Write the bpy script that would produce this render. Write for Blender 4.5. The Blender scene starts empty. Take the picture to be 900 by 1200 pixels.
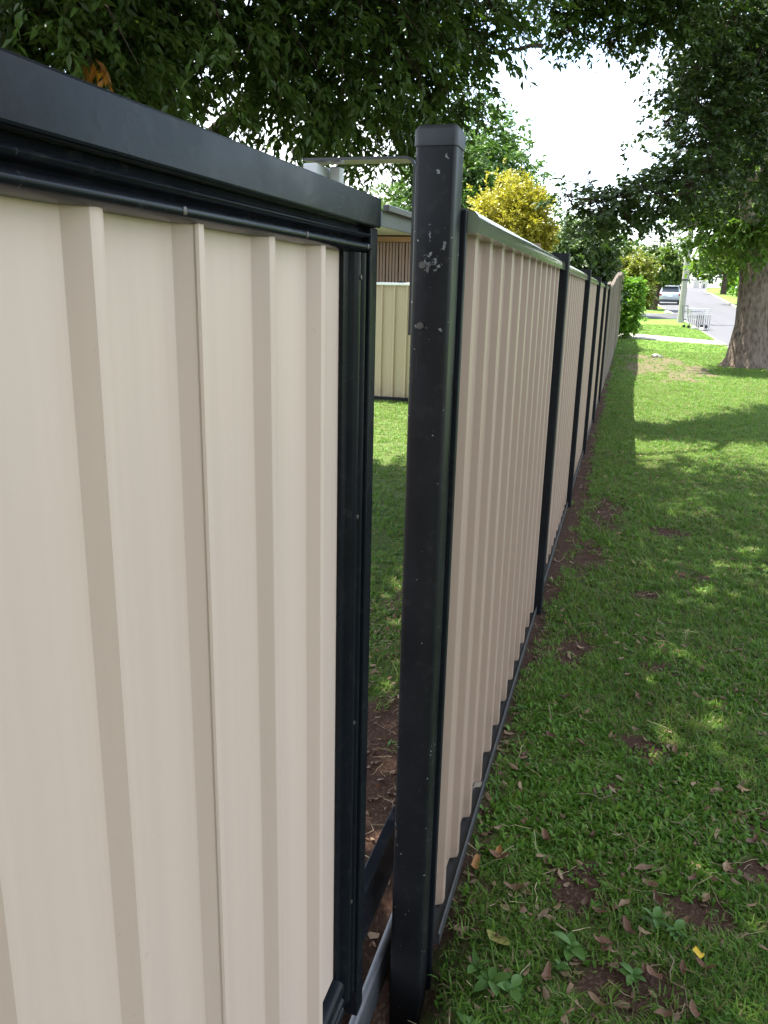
import bpy, math, random
import numpy as np
from mathutils import Vector, Matrix

random.seed(7)
scene = bpy.context.scene
COL = scene.collection
rad = math.radians

# ------------------------------------------------------------------ camera
F_PX, PITCH, YAW, ROLL, CAM_H = 946.2, .2661, .2789, .0243, 1.638
cam_d = bpy.data.cameras.new('camera')
cam_d.sensor_fit = 'VERTICAL'; cam_d.sensor_height = 36.0; cam_d.sensor_width = 27.0
cam_d.lens = 36.0 * F_PX / 1200.0
cam_d.clip_start = .03; cam_d.clip_end = 3000
cam = bpy.data.objects.new('camera', cam_d); COL.objects.link(cam)
fw = Vector((-math.sin(YAW)*math.cos(PITCH), math.cos(YAW)*math.cos(PITCH), -math.sin(PITCH)))
rt = Vector((math.cos(YAW), math.sin(YAW), 0)); up = rt.cross(fw)
R_ = rt*math.cos(ROLL) + up*math.sin(ROLL); U_ = -rt*math.sin(ROLL) + up*math.cos(ROLL)
m = Matrix((R_, U_, -fw)).transposed().to_4x4(); m.translation = (0, 0, CAM_H)
cam.matrix_world = m
scene.camera = cam

# ------------------------------------------------------------------ light
SUN_DIR = Vector((-.285, .15, .94)).normalized()        # towards the sun
SUN_EL = math.asin(SUN_DIR.z); SUN_ROT = math.atan2(SUN_DIR.x, SUN_DIR.y)
world = bpy.data.worlds.new('World'); scene.world = world; world.use_nodes = True
wn = world.node_tree; wn.nodes.clear()
def wnode(t, **k):
    n = wn.nodes.new(t)
    for a, b in k.items(): setattr(n, a, b)
    return n
w_out = wnode('ShaderNodeOutputWorld'); w_bg = wnode('ShaderNodeBackground')
sky = wnode('ShaderNodeTexSky', sky_type='NISHITA', sun_disc=False)
sky.sun_elevation = SUN_EL; sky.sun_rotation = SUN_ROT; sky.air_density = 1.0; sky.dust_density = 1.5
tc = wnode('ShaderNodeTexCoord'); mp = wnode('ShaderNodeMapping'); mp.inputs['Scale'].default_value = (1, 1, 2.2)
mp.inputs['Location'].default_value = (.35, .1, .2)
nz = wnode('ShaderNodeTexNoise'); nz.inputs['Scale'].default_value = 3.2; nz.inputs['Detail'].default_value = 7; nz.inputs['Roughness'].default_value = .55
rp = wnode('ShaderNodeValToRGB'); rp.color_ramp.elements[0].position = .44; rp.color_ramp.elements[1].position = .64
rp.color_ramp.elements[0].color = (.05, .05, .05, 1)
mx = wnode('ShaderNodeMix', data_type='RGBA'); mx.inputs[7].default_value = (5.0, 5.1, 5.25, 1)
L = wn.links.new
L(tc.outputs['Generated'], mp.inputs['Vector']); L(mp.outputs['Vector'], nz.inputs['Vector']); L(nz.outputs['Fac'], rp.inputs['Fac'])
L(rp.outputs['Color'], mx.inputs[0]); L(sky.outputs['Color'], mx.inputs[6]); L(mx.outputs[2], w_bg.inputs['Color'])
w_bg.inputs['Strength'].default_value = .13; L(w_bg.outputs['Background'], w_out.inputs['Surface'])
sun_d = bpy.data.lights.new('sun', 'SUN'); sun_d.energy = 3.9; sun_d.angle = rad(.5); sun_d.color = (1, .95, .87)
sun = bpy.data.objects.new('sun', sun_d); COL.objects.link(sun)
sun.rotation_euler = (-SUN_DIR).to_track_quat('-Z', 'Y').to_euler(); sun.location = (0, 0, 30)
scene.view_settings.view_transform = 'Standard'; scene.view_settings.look = 'None'
scene.view_settings.gamma = 1.0; scene.view_settings.exposure = 2.38
scene.render.engine = 'CYCLES'
scene.cycles.max_bounces = 6; scene.cycles.diffuse_bounces = 3; scene.cycles.glossy_bounces = 2
scene.cycles.transmission_bounces = 4; scene.cycles.transparent_max_bounces = 4

# ------------------------------------------------------------------ numeric helpers
def hash2(ix, iy, s):
    n = (ix*374761393 + iy*668265263 + s*1442695041) & 0xffffffff
    n = ((n ^ (n >> 13))*1274126177) & 0xffffffff
    return ((n ^ (n >> 16)) & 0xffff)/65535.0
def vnoise(x, y, s=0):
    x = np.asarray(x, float); y = np.asarray(y, float)
    ix = np.floor(x).astype(np.int64); iy = np.floor(y).astype(np.int64); fx = x-ix; fy = y-iy
    fx = fx*fx*(3-2*fx); fy = fy*fy*(3-2*fy)
    return (hash2(ix, iy, s)*(1-fx)+hash2(ix+1, iy, s)*fx)*(1-fy)+(hash2(ix, iy+1, s)*(1-fx)+hash2(ix+1, iy+1, s)*fx)*fy
def fbm(x, y, s=0, o=4):
    a = 0; w = .5; t = 0
    for k in range(o):
        a = a+w*vnoise(np.asarray(x)*2**k, np.asarray(y)*2**k, s+k); t += w; w *= .5
    return a/t
def grade(y):
    y = np.minimum(np.asarray(y, float), 400)
    up_ = .026*np.logaddexp(0, (y-22)/3.)*3
    return np.where(y > 168, .026*146+(1-np.exp(-(np.maximum(y, 168)-168)/20))*.5, up_)
def sstep(a, b, x):
    t = np.clip((x-a)/(b-a), 0, 1); return t*t*(3-2*t)

# ------------------------------------------------------------------ object helpers
def tag(o, label=None, cat=None, group=None, kind=None):
    if label: o['label'] = label
    if cat: o['category'] = cat
    if group: o['group'] = group
    if kind: o['kind'] = kind
    return o
def empty(name, loc=(0, 0, 0), label=None, cat=None, group=None, rz=0):
    o = bpy.data.objects.new(name, None); COL.objects.link(o); o.location = loc; o.rotation_euler = (0, 0, rz)
    o.empty_display_size = .1
    return tag(o, label, cat, group)
class MB:
    def __init__(s): s.v = []; s.f = []
    def add(s, vs, fs):
        b = len(s.v); s.v += [tuple(v) for v in vs]; s.f += [tuple(i+b for i in f) for f in fs]; return s
    def box(s, x0, x1, y0, y1, z0, z1):
        return s.add([(x0, y0, z0), (x1, y0, z0), (x1, y1, z0), (x0, y1, z0), (x0, y0, z1), (x1, y0, z1), (x1, y1, z1), (x0, y1, z1)],
                     [(0, 3, 2, 1), (4, 5, 6, 7), (0, 1, 5, 4), (1, 2, 6, 5), (2, 3, 7, 6), (3, 0, 4, 7)])
    def prism(s, pts, fn, a, b):
        """closed 2-D outline pts swept from a to b; fn(p, t) gives the 3-D point"""
        n = len(pts); vs = [fn(p, a) for p in pts]+[fn(p, b) for p in pts]
        fs = [(i, (i+1) % n, n+(i+1) % n, n+i) for i in range(n)]+[tuple(range(n-1, -1, -1)), tuple(range(n, 2*n))]
        return s.add(vs, fs)
    def strip(s, pts, fn, ts):
        n = len(pts); vs = []
        for t in ts: vs += [fn(p, t) for p in pts]
        fs = [(k*n+i, k*n+i+1, (k+1)*n+i+1, (k+1)*n+i) for k in range(len(ts)-1) for i in range(n-1)]
        return s.add(vs, fs)
    def tube(s, path, radii, n=8, cap=True, squash=None):
        path = [Vector(p) for p in path]; m_ = len(path); vs = []
        prev = None
        for i, p in enumerate(path):
            d = (path[min(i+1, m_-1)]-path[max(i-1, 0)]).normalized()
            if prev is None:
                a = d.orthogonal().normalized()
            else:
                a = (prev-d*prev.dot(d)).normalized()
            prev = a; b = d.cross(a); r = radii[i] if hasattr(radii, '__len__') else radii
            for k in range(n):
                t = 2*math.pi*k/n; vs.append(p+a*(math.cos(t)*r)+b*(math.sin(t)*r))
        fs = [(i*n+k, i*n+(k+1) % n, (i+1)*n+(k+1) % n, (i+1)*n+k) for i in range(m_-1) for k in range(n)]
        if cap: fs += [tuple(range(n-1, -1, -1)), tuple(range((m_-1)*n, m_*n))]
        return s.add(vs, fs)
    def mesh(s, name, mat, smooth=None):
        me = bpy.data.meshes.new(name); me.from_pydata(s.v, [], s.f)
        if mat: me.materials.append(mat)
        if smooth is not None:
            me.polygons.foreach_set('use_smooth', [True]*len(me.polygons))
            if smooth < 179: 
                try: me.set_sharp_from_angle(angle=rad(smooth))
                except Exception: pass
        me.update(); return me
    def build(s, name, mat, parent=None, smooth=None, bevel=0):
        o = bpy.data.objects.new(name, s.mesh(name, mat, smooth)); COL.objects.link(o)
        if parent: o.parent = parent
        if bevel:
            b = o.modifiers.new('bevel', 'BEVEL'); b.width = bevel; b.segments = 2; b.limit_method = 'ANGLE'; b.angle_limit = rad(40)
        return o
def inst(name, mesh, parent=None, loc=None, rot=None, scl=None):
    o = bpy.data.objects.new(name, mesh); COL.objects.link(o)
    if parent: o.parent = parent
    if loc is not None: o.location = loc
    if rot is not None: o.rotation_euler = rot
    if scl is not None: o.scale = scl
    return o
def np_mesh(name, V, F, mat, attr=None, smooth=False):
    """V (n,3), F (m,k) all faces of one size; attr {name: per-face floats}"""
    me = bpy.data.meshes.new(name); k = F.shape[1]
    me.vertices.add(len(V)); me.vertices.foreach_set('co', np.ascontiguousarray(V, np.float32).ravel())
    me.loops.add(F.size); me.loops.foreach_set('vertex_index', np.ascontiguousarray(F, np.int32).ravel())
    me.polygons.add(len(F)); me.polygons.foreach_set('loop_start', np.arange(0, F.size, k, dtype=np.int32))
    me.polygons.foreach_set('loop_total', np.full(len(F), k, np.int32))
    me.update(calc_edges=True)
    for an, av in (attr or {}).items():
        dom = 'FACE' if len(av) == len(F) else 'POINT'
        a = me.attributes.new(an, 'FLOAT', dom); a.data.foreach_set('value', np.asarray(av, np.float32))
    if smooth: me.polygons.foreach_set('use_smooth', [True]*len(F))
    me.materials.append(mat); me.validate(); return me

# ------------------------------------------------------------------ materials
class NT:
    def __init__(s, name):
        s.m = bpy.data.materials.new(name); s.m.use_nodes = True; s.t = s.m.node_tree
        s.b = s.t.nodes['Principled BSDF']; s.out = s.t.nodes['Material Output']
    def n(s, t, **k):
        o = s.t.nodes.new(t)
        for a, b in k.items():
            if a.startswith('i_'): o.inputs[a[2:].replace('_', ' ')].default_value = b
            else: setattr(o, a, b)
        return o
    def l(s, a, b): s.t.links.new(a, b)
    def coord(s, kind='Object', scale=(1, 1, 1)):
        t = s.n('ShaderNodeTexCoord'); mp_ = s.n('ShaderNodeMapping'); mp_.inputs['Scale'].default_value = scale
        s.l(t.outputs[kind], mp_.inputs['Vector']); return mp_.outputs['Vector']
    def pos(s, scale=(1, 1, 1)):
        g_ = s.n('ShaderNodeNewGeometry'); mp_ = s.n('ShaderNodeMapping'); mp_.inputs['Scale'].default_value = scale
        s.l(g_.outputs['Position'], mp_.inputs['Vector']); return mp_.outputs['Vector']
    def noise(s, vec, scale, detail=4, rough=.55):
        o = s.n('ShaderNodeTexNoise'); o.inputs['Scale'].default_value = scale; o.inputs['Detail'].default_value = detail
        o.inputs['Roughness'].default_value = rough; s.l(vec, o.inputs['Vector']); return o.outputs['Fac']
    def ramp(s, fac, stops):
        o = s.n('ShaderNodeValToRGB'); e = o.color_ramp.elements
        while len(e) < len(stops): e.new(.5)
        for i, (p, c) in enumerate(stops):
            e[i].position = p; e[i].color = (c, c, c, 1) if not hasattr(c, '__len__') else (*c, 1)
        s.l(fac, o.inputs['Fac']); return o.outputs['Color']
    def mix(s, fac, a, b, mode='MIX'):
        o = s.n('ShaderNodeMix', data_type='RGBA', blend_type=mode)
        for i, v in ((0, fac), (6, a), (7, b)):
            if hasattr(v, 'is_output') or isinstance(v, bpy.types.NodeSocket): s.l(v, o.inputs[i])
            elif i == 0: o.inputs[0].default_value = v
            else: o.inputs[i].default_value = (*v, 1)
        return o.outputs[2]
    def math(s, op, a, b=0, clamp=False):
        o = s.n('ShaderNodeMath', operation=op, use_clamp=clamp)
        for i, v in enumerate((a, b)):
            if isinstance(v, bpy.types.NodeSocket): s.l(v, o.inputs[i])
            else: o.inputs[i].default_value = v
        return o.outputs[0]
    def attr(s, name):
        o = s.n('ShaderNodeAttribute'); o.attribute_name = name; return o.outputs['Fac']
    def set(s, **k):
        for a, v in k.items():
            i = s.b.inputs[a.replace('_', ' ')]
            if isinstance(v, bpy.types.NodeSocket): s.l(v, i)
            else: i.default_value = (*v, 1) if (hasattr(v, '__len__') and len(v) == 3) else v
        return s
    def bump(s, h, strength=.3, dist=.01):
        o = s.n('ShaderNodeBump'); o.inputs['Strength'].default_value = strength; o.inputs['Distance'].default_value = dist
        s.l(h, o.inputs['Height']); s.l(o.outputs['Normal'], s.b.inputs['Normal']); return s

def simple(name, c, rough=.6, var=.25, scale=6, metallic=0, bump=0, bscale=60):
    t = NT(name); v = t.coord('Object')
    f = t.noise(v, scale)
    t.set(Base_Color=t.mix(f, tuple(x*(1-var) for x in c), tuple(min(1, x*(1+var)) for x in c)), Roughness=rough, Metallic=metallic)
    if bump: t.bump(t.noise(v, bscale), bump, .005)
    return t.m
def painted_sheet(name, c, dirt=(.20, .14, .09), dirt_h=.35, gloss=.42):
    t = NT(name); p = t.pos(); sep = t.n('ShaderNodeSeparateXYZ'); t.l(p, sep.inputs[0])
    streak = t.noise(t.pos((22, 22, .35)), 1.0, 3); blotch = t.noise(p, 2.3, 5)
    base = t.mix(streak, tuple(x*.88 for x in c), tuple(x*1.07 for x in c))
    base = t.mix(t.math('MULTIPLY', blotch, .18), base, tuple(x*.78 for x in c))
    # soil splash along the foot of the sheet
    low = t.math('SUBTRACT', 1.0, t.math('DIVIDE', sep.outputs['Z'], dirt_h), True)
    spl = t.math('MULTIPLY', t.math('POWER', low, 1.6), t.ramp(t.noise(p, 9, 6), [(.35, 0), (.7, 1)]))
    speck = t.ramp(t.noise(p, 75, 2), [(.74, 0), (.78, .55)])
    base = t.mix(t.math('MULTIPLY', spl, .85), base, dirt)
    base = t.mix(t.math('MULTIPLY', speck, .35), base, dirt)
    t.set(Base_Color=base, Roughness=t.ramp(blotch, [(.3, gloss-.06), (.7, gloss+.08)]), Specular_IOR_Level=.4)
    t.bump(t.noise(t.pos((8, 8, 1.2)), 1.5, 3), .12, .01)
    return t.m
M = {}
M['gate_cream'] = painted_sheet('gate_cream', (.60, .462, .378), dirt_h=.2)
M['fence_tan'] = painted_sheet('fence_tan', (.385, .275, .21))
M['yard_cream'] = painted_sheet('yard_cream', (.43, .345, .225))
def black_paint(name, rough=.3, chips=None, base=(.006, .0068, .009), spec=.22):
    t = NT(name); p = t.pos()
    n1 = t.noise(p, 7, 5); dust = t.ramp(t.noise(p, 38, 6, .7), [(.55, 0), (.82, 1)])
    col = t.mix(n1, base, tuple(x*1.9 for x in base))
    col = t.mix(t.math('MULTIPLY', dust, .25), col, (.09, .085, .075))
    scr = t.ramp(t.noise(t.pos((160, 160, 3)), 1.0, 2), [(.74, 0), (.76, 1)])
    col = t.mix(t.math('MULTIPLY', scr, .25), col, (.28, .28, .27))
    if chips:
        tot = None
        for (cx, cy, cz, rx, rz_) in chips:
            vm = t.n('ShaderNodeVectorMath', operation='SUBTRACT'); t.l(p, vm.inputs[0]); vm.inputs[1].default_value = (cx, cy, cz)
            vs = t.n('ShaderNodeVectorMath', operation='MULTIPLY'); t.l(vm.outputs[0], vs.inputs[0]); vs.inputs[1].default_value = (1/rx, .6/rx, 1/rz_)
            ln = t.n('ShaderNodeVectorMath', operation='LENGTH'); t.l(vs.outputs[0], ln.inputs[0])
            g_ = t.math('SUBTRACT', 1.0, ln.outputs['Value'], True)
            tot = g_ if tot is None else t.math('MAXIMUM', tot, g_)
        cn = t.noise(p, 95, 3, .6)
        chip = t.ramp(t.math('ADD', t.math('MULTIPLY', tot, .30), t.math('MULTIPLY', cn, .8)), [(.615, 0), (.63, 1)])
        few = t.ramp(t.noise(p, 130, 1), [(.755, 0), (.765, 1)])
        rust = t.noise(p, 60, 2)
        cc = t.mix(t.ramp(rust, [(.45, 0), (.6, 1)]), (.20, .20, .195), (.055, .042, .035))
        col = t.mix(chip, col, cc)
        col = t.mix(few, col, (.34, .34, .33))
    t.set(Base_Color=col, Roughness=t.ramp(n1, [(.3, rough-.06), (.7, rough+.12)]), Specular_IOR_Level=spec)
    t.bump(t.noise(p, 55, 3), .05, .004)
    return t.m
M['black'] = black_paint('black_paint', .20, spec=.13)
M['black_post'] = black_paint('black_post_paint', .34, chips=[(-.376, 1.6, 1.695, .040, .034), (-.35, 1.6, 1.725, .012, .018), (-.392, 1.6, 1.572, .030, .012), (-.352, 1.6, 1.568, .012, .010),
    (-.380, 1.6, 1.745, .006, .04), (-.37, 1.6, 1.86, .014, .014), (-.352, 1.6, 1.885, .010, .01), (-.335, 1.605, .62, .007, .03), (-.410, 1.6, .40, .010, .06)], base=(.008, .008, .009))
M['fence_black'] = black_paint('fence_black', .42)
M['rail'] = (lambda t: (t.set(Base_Color=t.mix(t.noise(t.pos(), 9), (.15, .17, .11), (.20, .22, .15)), Roughness=.13, Metallic=.0, Coat_Weight=.6, Coat_Roughness=.08), t.m)[1])(NT('rail_green_grey'))
M['plinth'] = simple('plinth_grey', (.03, .029, .028), .6, .4, 14, bump=.2)
M['galv'] = simple('galvanised_steel', (.42, .42, .42), .42, .25, 18, metallic=.5)
M['nylon'] = simple('nylon_block', (.62, .64, .64), .45, .08)
M['bracket'] = simple('bracket_steel', (.03, .03, .03), .22, .4, 10, metallic=.2)
M['bolt'] = simple('bolt_steel', (.10, .09, .08), .45, .4, 30, metallic=.6)
M['concrete'] = simple('concrete', (.27, .255, .21), .85, .18, 2.5, bump=.25, bscale=30)
M['kerb'] = simple('kerb_concrete', (.24, .22, .185), .85, .25, 3, bump=.25, bscale=20)
def asphalt():
    t = NT('asphalt'); p = t.pos()
    a = t.noise(p, .35, 5); b_ = t.noise(p, 60, 3); trk = t.noise(t.pos((1.6, .04, 1)), 1.0, 3)
    c = t.mix(a, (.05, .05, .053), (.075, .075, .08)); c = t.mix(t.math('MULTIPLY', trk, .5), c, (.095, .095, .10))
    c = t.mix(t.math('MULTIPLY', b_, .4), c, (.035, .035, .038))
    t.set(Base_Color=c, Roughness=.85); t.bump(b_, .3, .01); return t.m
M['asphalt'] = asphalt()
def ground_mat():
    t = NT('lawn_ground'); p = t.pos()
    soil = t.attr('soil'); far = t.attr('far')
    n1 = t.noise(p, 1.1, 5); n2 = t.noise(p, 14, 5); n3 = t.noise(p, 90, 4, .65)
    dirt = t.mix(n2, (.030, .015, .010), (.078, .042, .028)); dirt = t.mix(t.ramp(n3, [(.5, 0), (.75, 1)]), dirt, (.15, .10, .065))
    thatch = t.mix(n3, (.045, .085, .016), (.10, .15, .035)); thatch = t.mix(t.ramp(n2, [(.4, 0), (.7, .7)]), thatch, (.06, .045, .022))
    fargrass = t.mix(n1, (.085, .18, .022), (.14, .245, .042)); fargrass = t.mix(t.ramp(n2, [(.45, 0), (.7, .6)]), fargrass, (.05, .085, .016))
    dry = t.mix(n2, (.075, .065, .034), (.125, .11, .058))
    g_ = t.mix(far, thatch, fargrass)
    s2 = t.mix(t.attr('dry'), dirt, dry)
    sf = t.ramp(t.math('ADD', soil, t.math('MULTIPLY', t.math('SUBTRACT', n2, .5), .7)), [(.35, 0), (.6, 1)])
    t.set(Base_Color=t.mix(sf, g_, s2), Roughness=.95, Specular_IOR_Level=.15)
    t.bump(t.math('ADD', t.math('MULTIPLY', n2, .6), t.math('MULTIPLY', n3, .5)), .7, .02)
    return t.m
M['ground'] = ground_mat()
def leafy(name, dark, light, trans=.25, rough=.45, accent=None, clump=1.3):
    t = NT(name); a = t.attr('tint'); n1 = t.noise(t.pos(), clump, 2)
    f = t.math('ADD', t.math('MULTIPLY', a, .65), t.math('MULTIPLY', n1, .5))
    c = t.ramp(f, [(.2, dark), (.85, light)])
    if accent: c = t.mix(t.ramp(a, [(.96, 0), (.965, 1)]), c, accent)
    t.set(Base_Color=c, Roughness=rough, Specular_IOR_Level=.35)
    tr = t.n('ShaderNodeBsdfTranslucent'); mxs = t.n('ShaderNodeMixShader'); mxs.inputs[0].default_value = trans
    br = t.mix(1.0, c, (1.0, 1.15, .55), 'MULTIPLY'); t.l(br, tr.inputs['Color'])
    t.l(t.b.outputs[0], mxs.inputs[1]); t.l(tr.outputs[0], mxs.inputs[2]); t.l(mxs.outputs[0], t.out.inputs['Surface'])
    return t.m
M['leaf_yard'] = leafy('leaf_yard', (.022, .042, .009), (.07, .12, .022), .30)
M['leaf_street'] = leafy('leaf_street', (.055, .11, .016), (.15, .235, .038), .5)
M['leaf_canopy'] = leafy('leaf_canopy', (.04, .075, .012), (.10, .16, .03), .5)  # paler, more translucent copy of the yard leaves, added to brighten the lawn
M['leaf_silhouette'] = leafy('leaf_silhouette', (.020, .038, .010), (.06, .10, .022), .26)  # darker copy of the street tree leaves; backlit shade put into the colour
M['leaf_green'] = leafy('leaf_green', (.045, .10, .022), (.12, .20, .05), .3)
M['leaf_gold'] = leafy('leaf_gold', (.16, .16, .018), (.52, .45, .06), .25, clump=2.5)
M['leaf_bush'] = leafy('leaf_bush', (.03, .06, .018), (.10, .15, .05), .25)
M['leaf_bright'] = leafy('leaf_bright', (.06, .15, .012), (.19, .34, .04), .4, clump=3)
M['leaf_lime'] = leafy('leaf_lime', (.09, .13, .014), (.25, .25, .035), .3)
M['leaf_dark'] = leafy('leaf_dark', (.015, .030, .014), (.035, .06, .025), .1)
M['leaf_mid'] = leafy('leaf_mid', (.045, .085, .016), (.12, .17, .035), .25)
M['leaf_orange'] = leafy('leaf_orange', (.25, .09, .01), (.42, .18, .02), .3)
def grass_mat():
    t = NT('grass_blades'); a = t.attr('tint'); n1 = t.noise(t.pos(), .9, 4); n2 = t.noise(t.pos(), 9, 2)
    oi = t.n('ShaderNodeObjectInfo')
    f = t.math('ADD', t.math('MULTIPLY', a, .45), t.math('ADD', t.math('MULTIPLY', n2, .3), t.math('MULTIPLY', oi.outputs['Random'], .3)))
    c = t.ramp(f, [(.2, (.06, .15, .018)), (.55, (.13, .255, .031)), (.95, (.23, .33, .055))])
    c = t.mix(t.ramp(n1, [(.5, 0), (.72, .4)]), c, (.14, .18, .035))
    c = t.mix(t.ramp(a, [(.88, 0), (.885, .85)]), c, (.22, .17, .085))
    t.set(Base_Color=c, Roughness=.5, Specular_IOR_Level=.3)
    tr = t.n('ShaderNodeBsdfTranslucent'); mxs = t.n('ShaderNodeMixShader'); mxs.inputs[0].default_value = .4
    t.l(c, tr.inputs['Color']); t.l(t.b.outputs[0], mxs.inputs[1]); t.l(tr.outputs[0], mxs.inputs[2]); t.l(mxs.outputs[0], t.out.inputs['Surface'])
    return t.m
M['grass'] = grass_mat()
M['weed'] = leafy('weed_leaf', (.045, .12, .02), (.10, .20, .04), .35, clump=14)
def dead_leaf(name, a_, b_):
    t = NT(name); v = t.coord('Object'); n1 = t.noise(v, 60, 4); oi = t.n('ShaderNodeObjectInfo')
    c = t.mix(n1, a_, b_); c = t.mix(t.math('MULTIPLY', oi.outputs['Random'], .6), c, tuple(x*.45 for x in a_))
    t.set(Base_Color=c, Roughness=.75); t.bump(t.noise(v, 140, 3), .4, .002); return t.m
M['dead1'] = dead_leaf('dead_leaf_brown', (.11, .05, .028), (.22, .12, .065))
M['dead2'] = dead_leaf('dead_leaf_tan', (.20, .12, .065), (.33, .22, .13))
M['dead_orange'] = dead_leaf('dead_leaf_orange', (.26, .12, .03), (.36, .17, .05))
M['leaf_yellow'] = dead_leaf('leaf_yellow', (.62, .40, .015), (.70, .46, .03))
M['leaf_olive'] = dead_leaf('leaf_olive', (.14, .15, .03), (.30, .25, .04))
M['straw'] = simple('dry_straw', (.42, .34, .19), .7, .2)
M['twig'] = simple('twig', (.20, .14, .09), .8, .4, 30)
def bark(name, a_, b_, sc=1.0):
    t = NT(name); v = t.pos((7*sc, 7*sc, 3.0*sc)); n1 = t.noise(v, 2.2, 8, .72)
    vo = t.n('ShaderNodeTexVoronoi'); vo.inputs['Scale'].default_value = 2.2; t.l(v, vo.inputs['Vector'])
    f = t.math('ADD', t.math('MULTIPLY', n1, t.math('ADD', vo.outputs['Distance'], .55)), t.math('MULTIPLY', t.math('SUBTRACT', t.noise(t.pos(), 3.0, 4), .5), .5))
    t.set(Base_Color=t.ramp(f, [(.25, a_), (.7, b_)]), Roughness=.92, Specular_IOR_Level=.2); t.bump(f, 1.0, .05); return t.m
M['bark'] = bark('bark', (.07, .05, .036), (.24, .185, .14))
M['bark_dark'] = bark('bark_dark', (.03, .02, .014), (.10, .07, .05))
M['pole'] = (lambda t: (t.set(Base_Color=t.mix(t.noise(t.pos((30, 30, .6)), 1.0, 4), (.22, .205, .18), (.38, .36, .32)), Roughness=.85), t.bump(t.noise(t.pos((60, 60, 1)), 1.0), .3, .01), t.m)[2])(NT('weathered_pole'))
M['paling'] = (lambda t: (t.set(Base_Color=t.mix(t.noise(t.pos((40, 40, 1.5)), 1.0, 5), (.17, .135, .105), (.33, .28, .235)), Roughness=.9), t.m)[1])(NT('weathered_timber'))
M['batten'] = simple('batten_timber', (.30, .215, .17), .75, .2, 4)
M['beam'] = simple('beam_timber', (.36, .22, .12), .7, .25, 3)
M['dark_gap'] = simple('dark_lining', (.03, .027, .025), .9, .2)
M['fascia'] = simple('fascia_grey', (.085, .10, .105), .4, .12)
M['gutter'] = simple('gutter_black', (.02, .022, .02), .35, .2)
M['soffit'] = simple('soffit_white', (.78, .78, .76), .7, .05)
M['tile'] = simple('roof_tile', (.45, .20, .10), .8, .3, 5)
M['render_wall'] = simple('render_wall', (.62, .56, .47), .85, .1, 3)
M['white_wall'] = simple('white_wall', (.50, .46, .42), .8, .06, 2)
M['glass'] = simple('window_glass', (.03, .035, .04), .08, .1)
M['car_paint'] = (lambda t: (t.set(Base_Color=(.42, .45, .49), Roughness=.25, Metallic=.35, Coat_Weight=.6), t.m)[1])(NT('car_silver'))
M['tyre'] = simple('tyre', (.02, .02, .02), .85, .2)
M['rim'] = simple('wheel_rim', (.4, .4, .42), .3, .1, metallic=.8)
M['red_lens'] = simple('red_lens', (.35, .02, .02), .2, .1)
M['plate'] = simple('plate_white', (.75, .75, .72), .5, .04)
M['wire'] = simple('white_wire', (.42, .42, .43), .35, .06, metallic=.3)
M['dark_plastic'] = simple('dark_plastic', (.03, .03, .035), .5, .2)
M['stone'] = simple('pale_stone', (.40, .38, .35), .85, .15, 20)

# ------------------------------------------------------------------ setting: ground
SOIL_PATCHES = [(.15, 1.72, .16, .10), (.36, 2.05, .12, .07), (.02, 2.05, .10, .16), (.45, 1.60, .10, .06), (.62, 2.5, .16, .07), (.22, 2.9, .10, .08), (.30, 3.6, .14, .1), (.8, 3.1, .16, .06),
                (.95, 4.0, .14, .12), (.52, 2.28, .08, .05), (-.10, 5.1, .14, .5), (-.02, 6.4, .16, .6), (-.1, 3.7, .10, .25), (.55, 5.0, .18, .12), (.25, 4.6, .1, .08), (1.15, 4.9, .22, .13), (.42, 6.0, .2, .12), (.1, 2.55, .06, .06), (.34, 1.42, .09, .05)]
def soil_f(x, y):
    n = fbm(x*3.1, y*3.1, 11)
    s = sstep(.21, .02, (x+.34)-.05*(n-.3)*2-.03*sstep(3.5, 6.0, y)*sstep(11, 8, y))*sstep(-.45, -.35, x)*sstep(26, 22, y)*(.55+.45*sstep(3.2, 4.4, y))
    for (cx, cy, rx, ry) in SOIL_PATCHES:
        d = ((x-cx)/rx)**2+((y-cy)/ry)**2; s = np.maximum(s, .95*np.exp(-d*.8)*(.5+n))
    # bare soil inside the yard behind the gate
    s = np.maximum(s, sstep(-.36, -.42, x)*sstep(3.5+1.2*(n-.5), 2.7+1.2*(n-.5), y))
    s = np.maximum(s, .6*sstep(.60, .72, fbm(x*2.1+9, y*1.7, 31))*sstep(6, 4, y))
    d_ = dry_f(x, y); return np.maximum(s, d_*.78)
def dry_f(x, y):
    n = fbm(x*1.3, y*.8, 5)
    return np.clip(sstep(1.15, .55, np.hypot((x-1.05)/1.25, (y-21.3)/4.2)+(n-.5)*1.3), 0, 1)*sstep(.36, .60, fbm(x*2.5, y*1.2, 77)+.08)
def gz(x, y, near=True):
    return grade(y)+(.03*(fbm(x*1.4, y*1.4, 3)-.5)+.022*(fbm(x*7, y*7, 4)-.5))*sstep(40, 20, y)*sstep(.0, .25, np.abs(np.asarray(x)+.36)) - .20*np.exp(-((np.asarray(x)+.40)/.15)**2-((np.asarray(y)-1.52)/.30)**2)
xs = np.concatenate([-np.geomspace(500, 8, 26), np.arange(-7.8, -1.0, .16), np.arange(-1.0, 3.2, .045), np.arange(3.2, 12, .35), np.geomspace(12, 500, 26)])
ys = np.concatenate([np.linspace(-60, -2, 14), np.arange(-1.8, .6, .2), np.arange(.6, 5, .045), np.arange(5, 12, .08), np.arange(12, 30, .2), np.arange(30, 80, 1.5), np.geomspace(80, 900, 40)])
GX, GY = np.meshgrid(xs, ys); gx = GX.ravel(); gy = GY.ravel()
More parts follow.
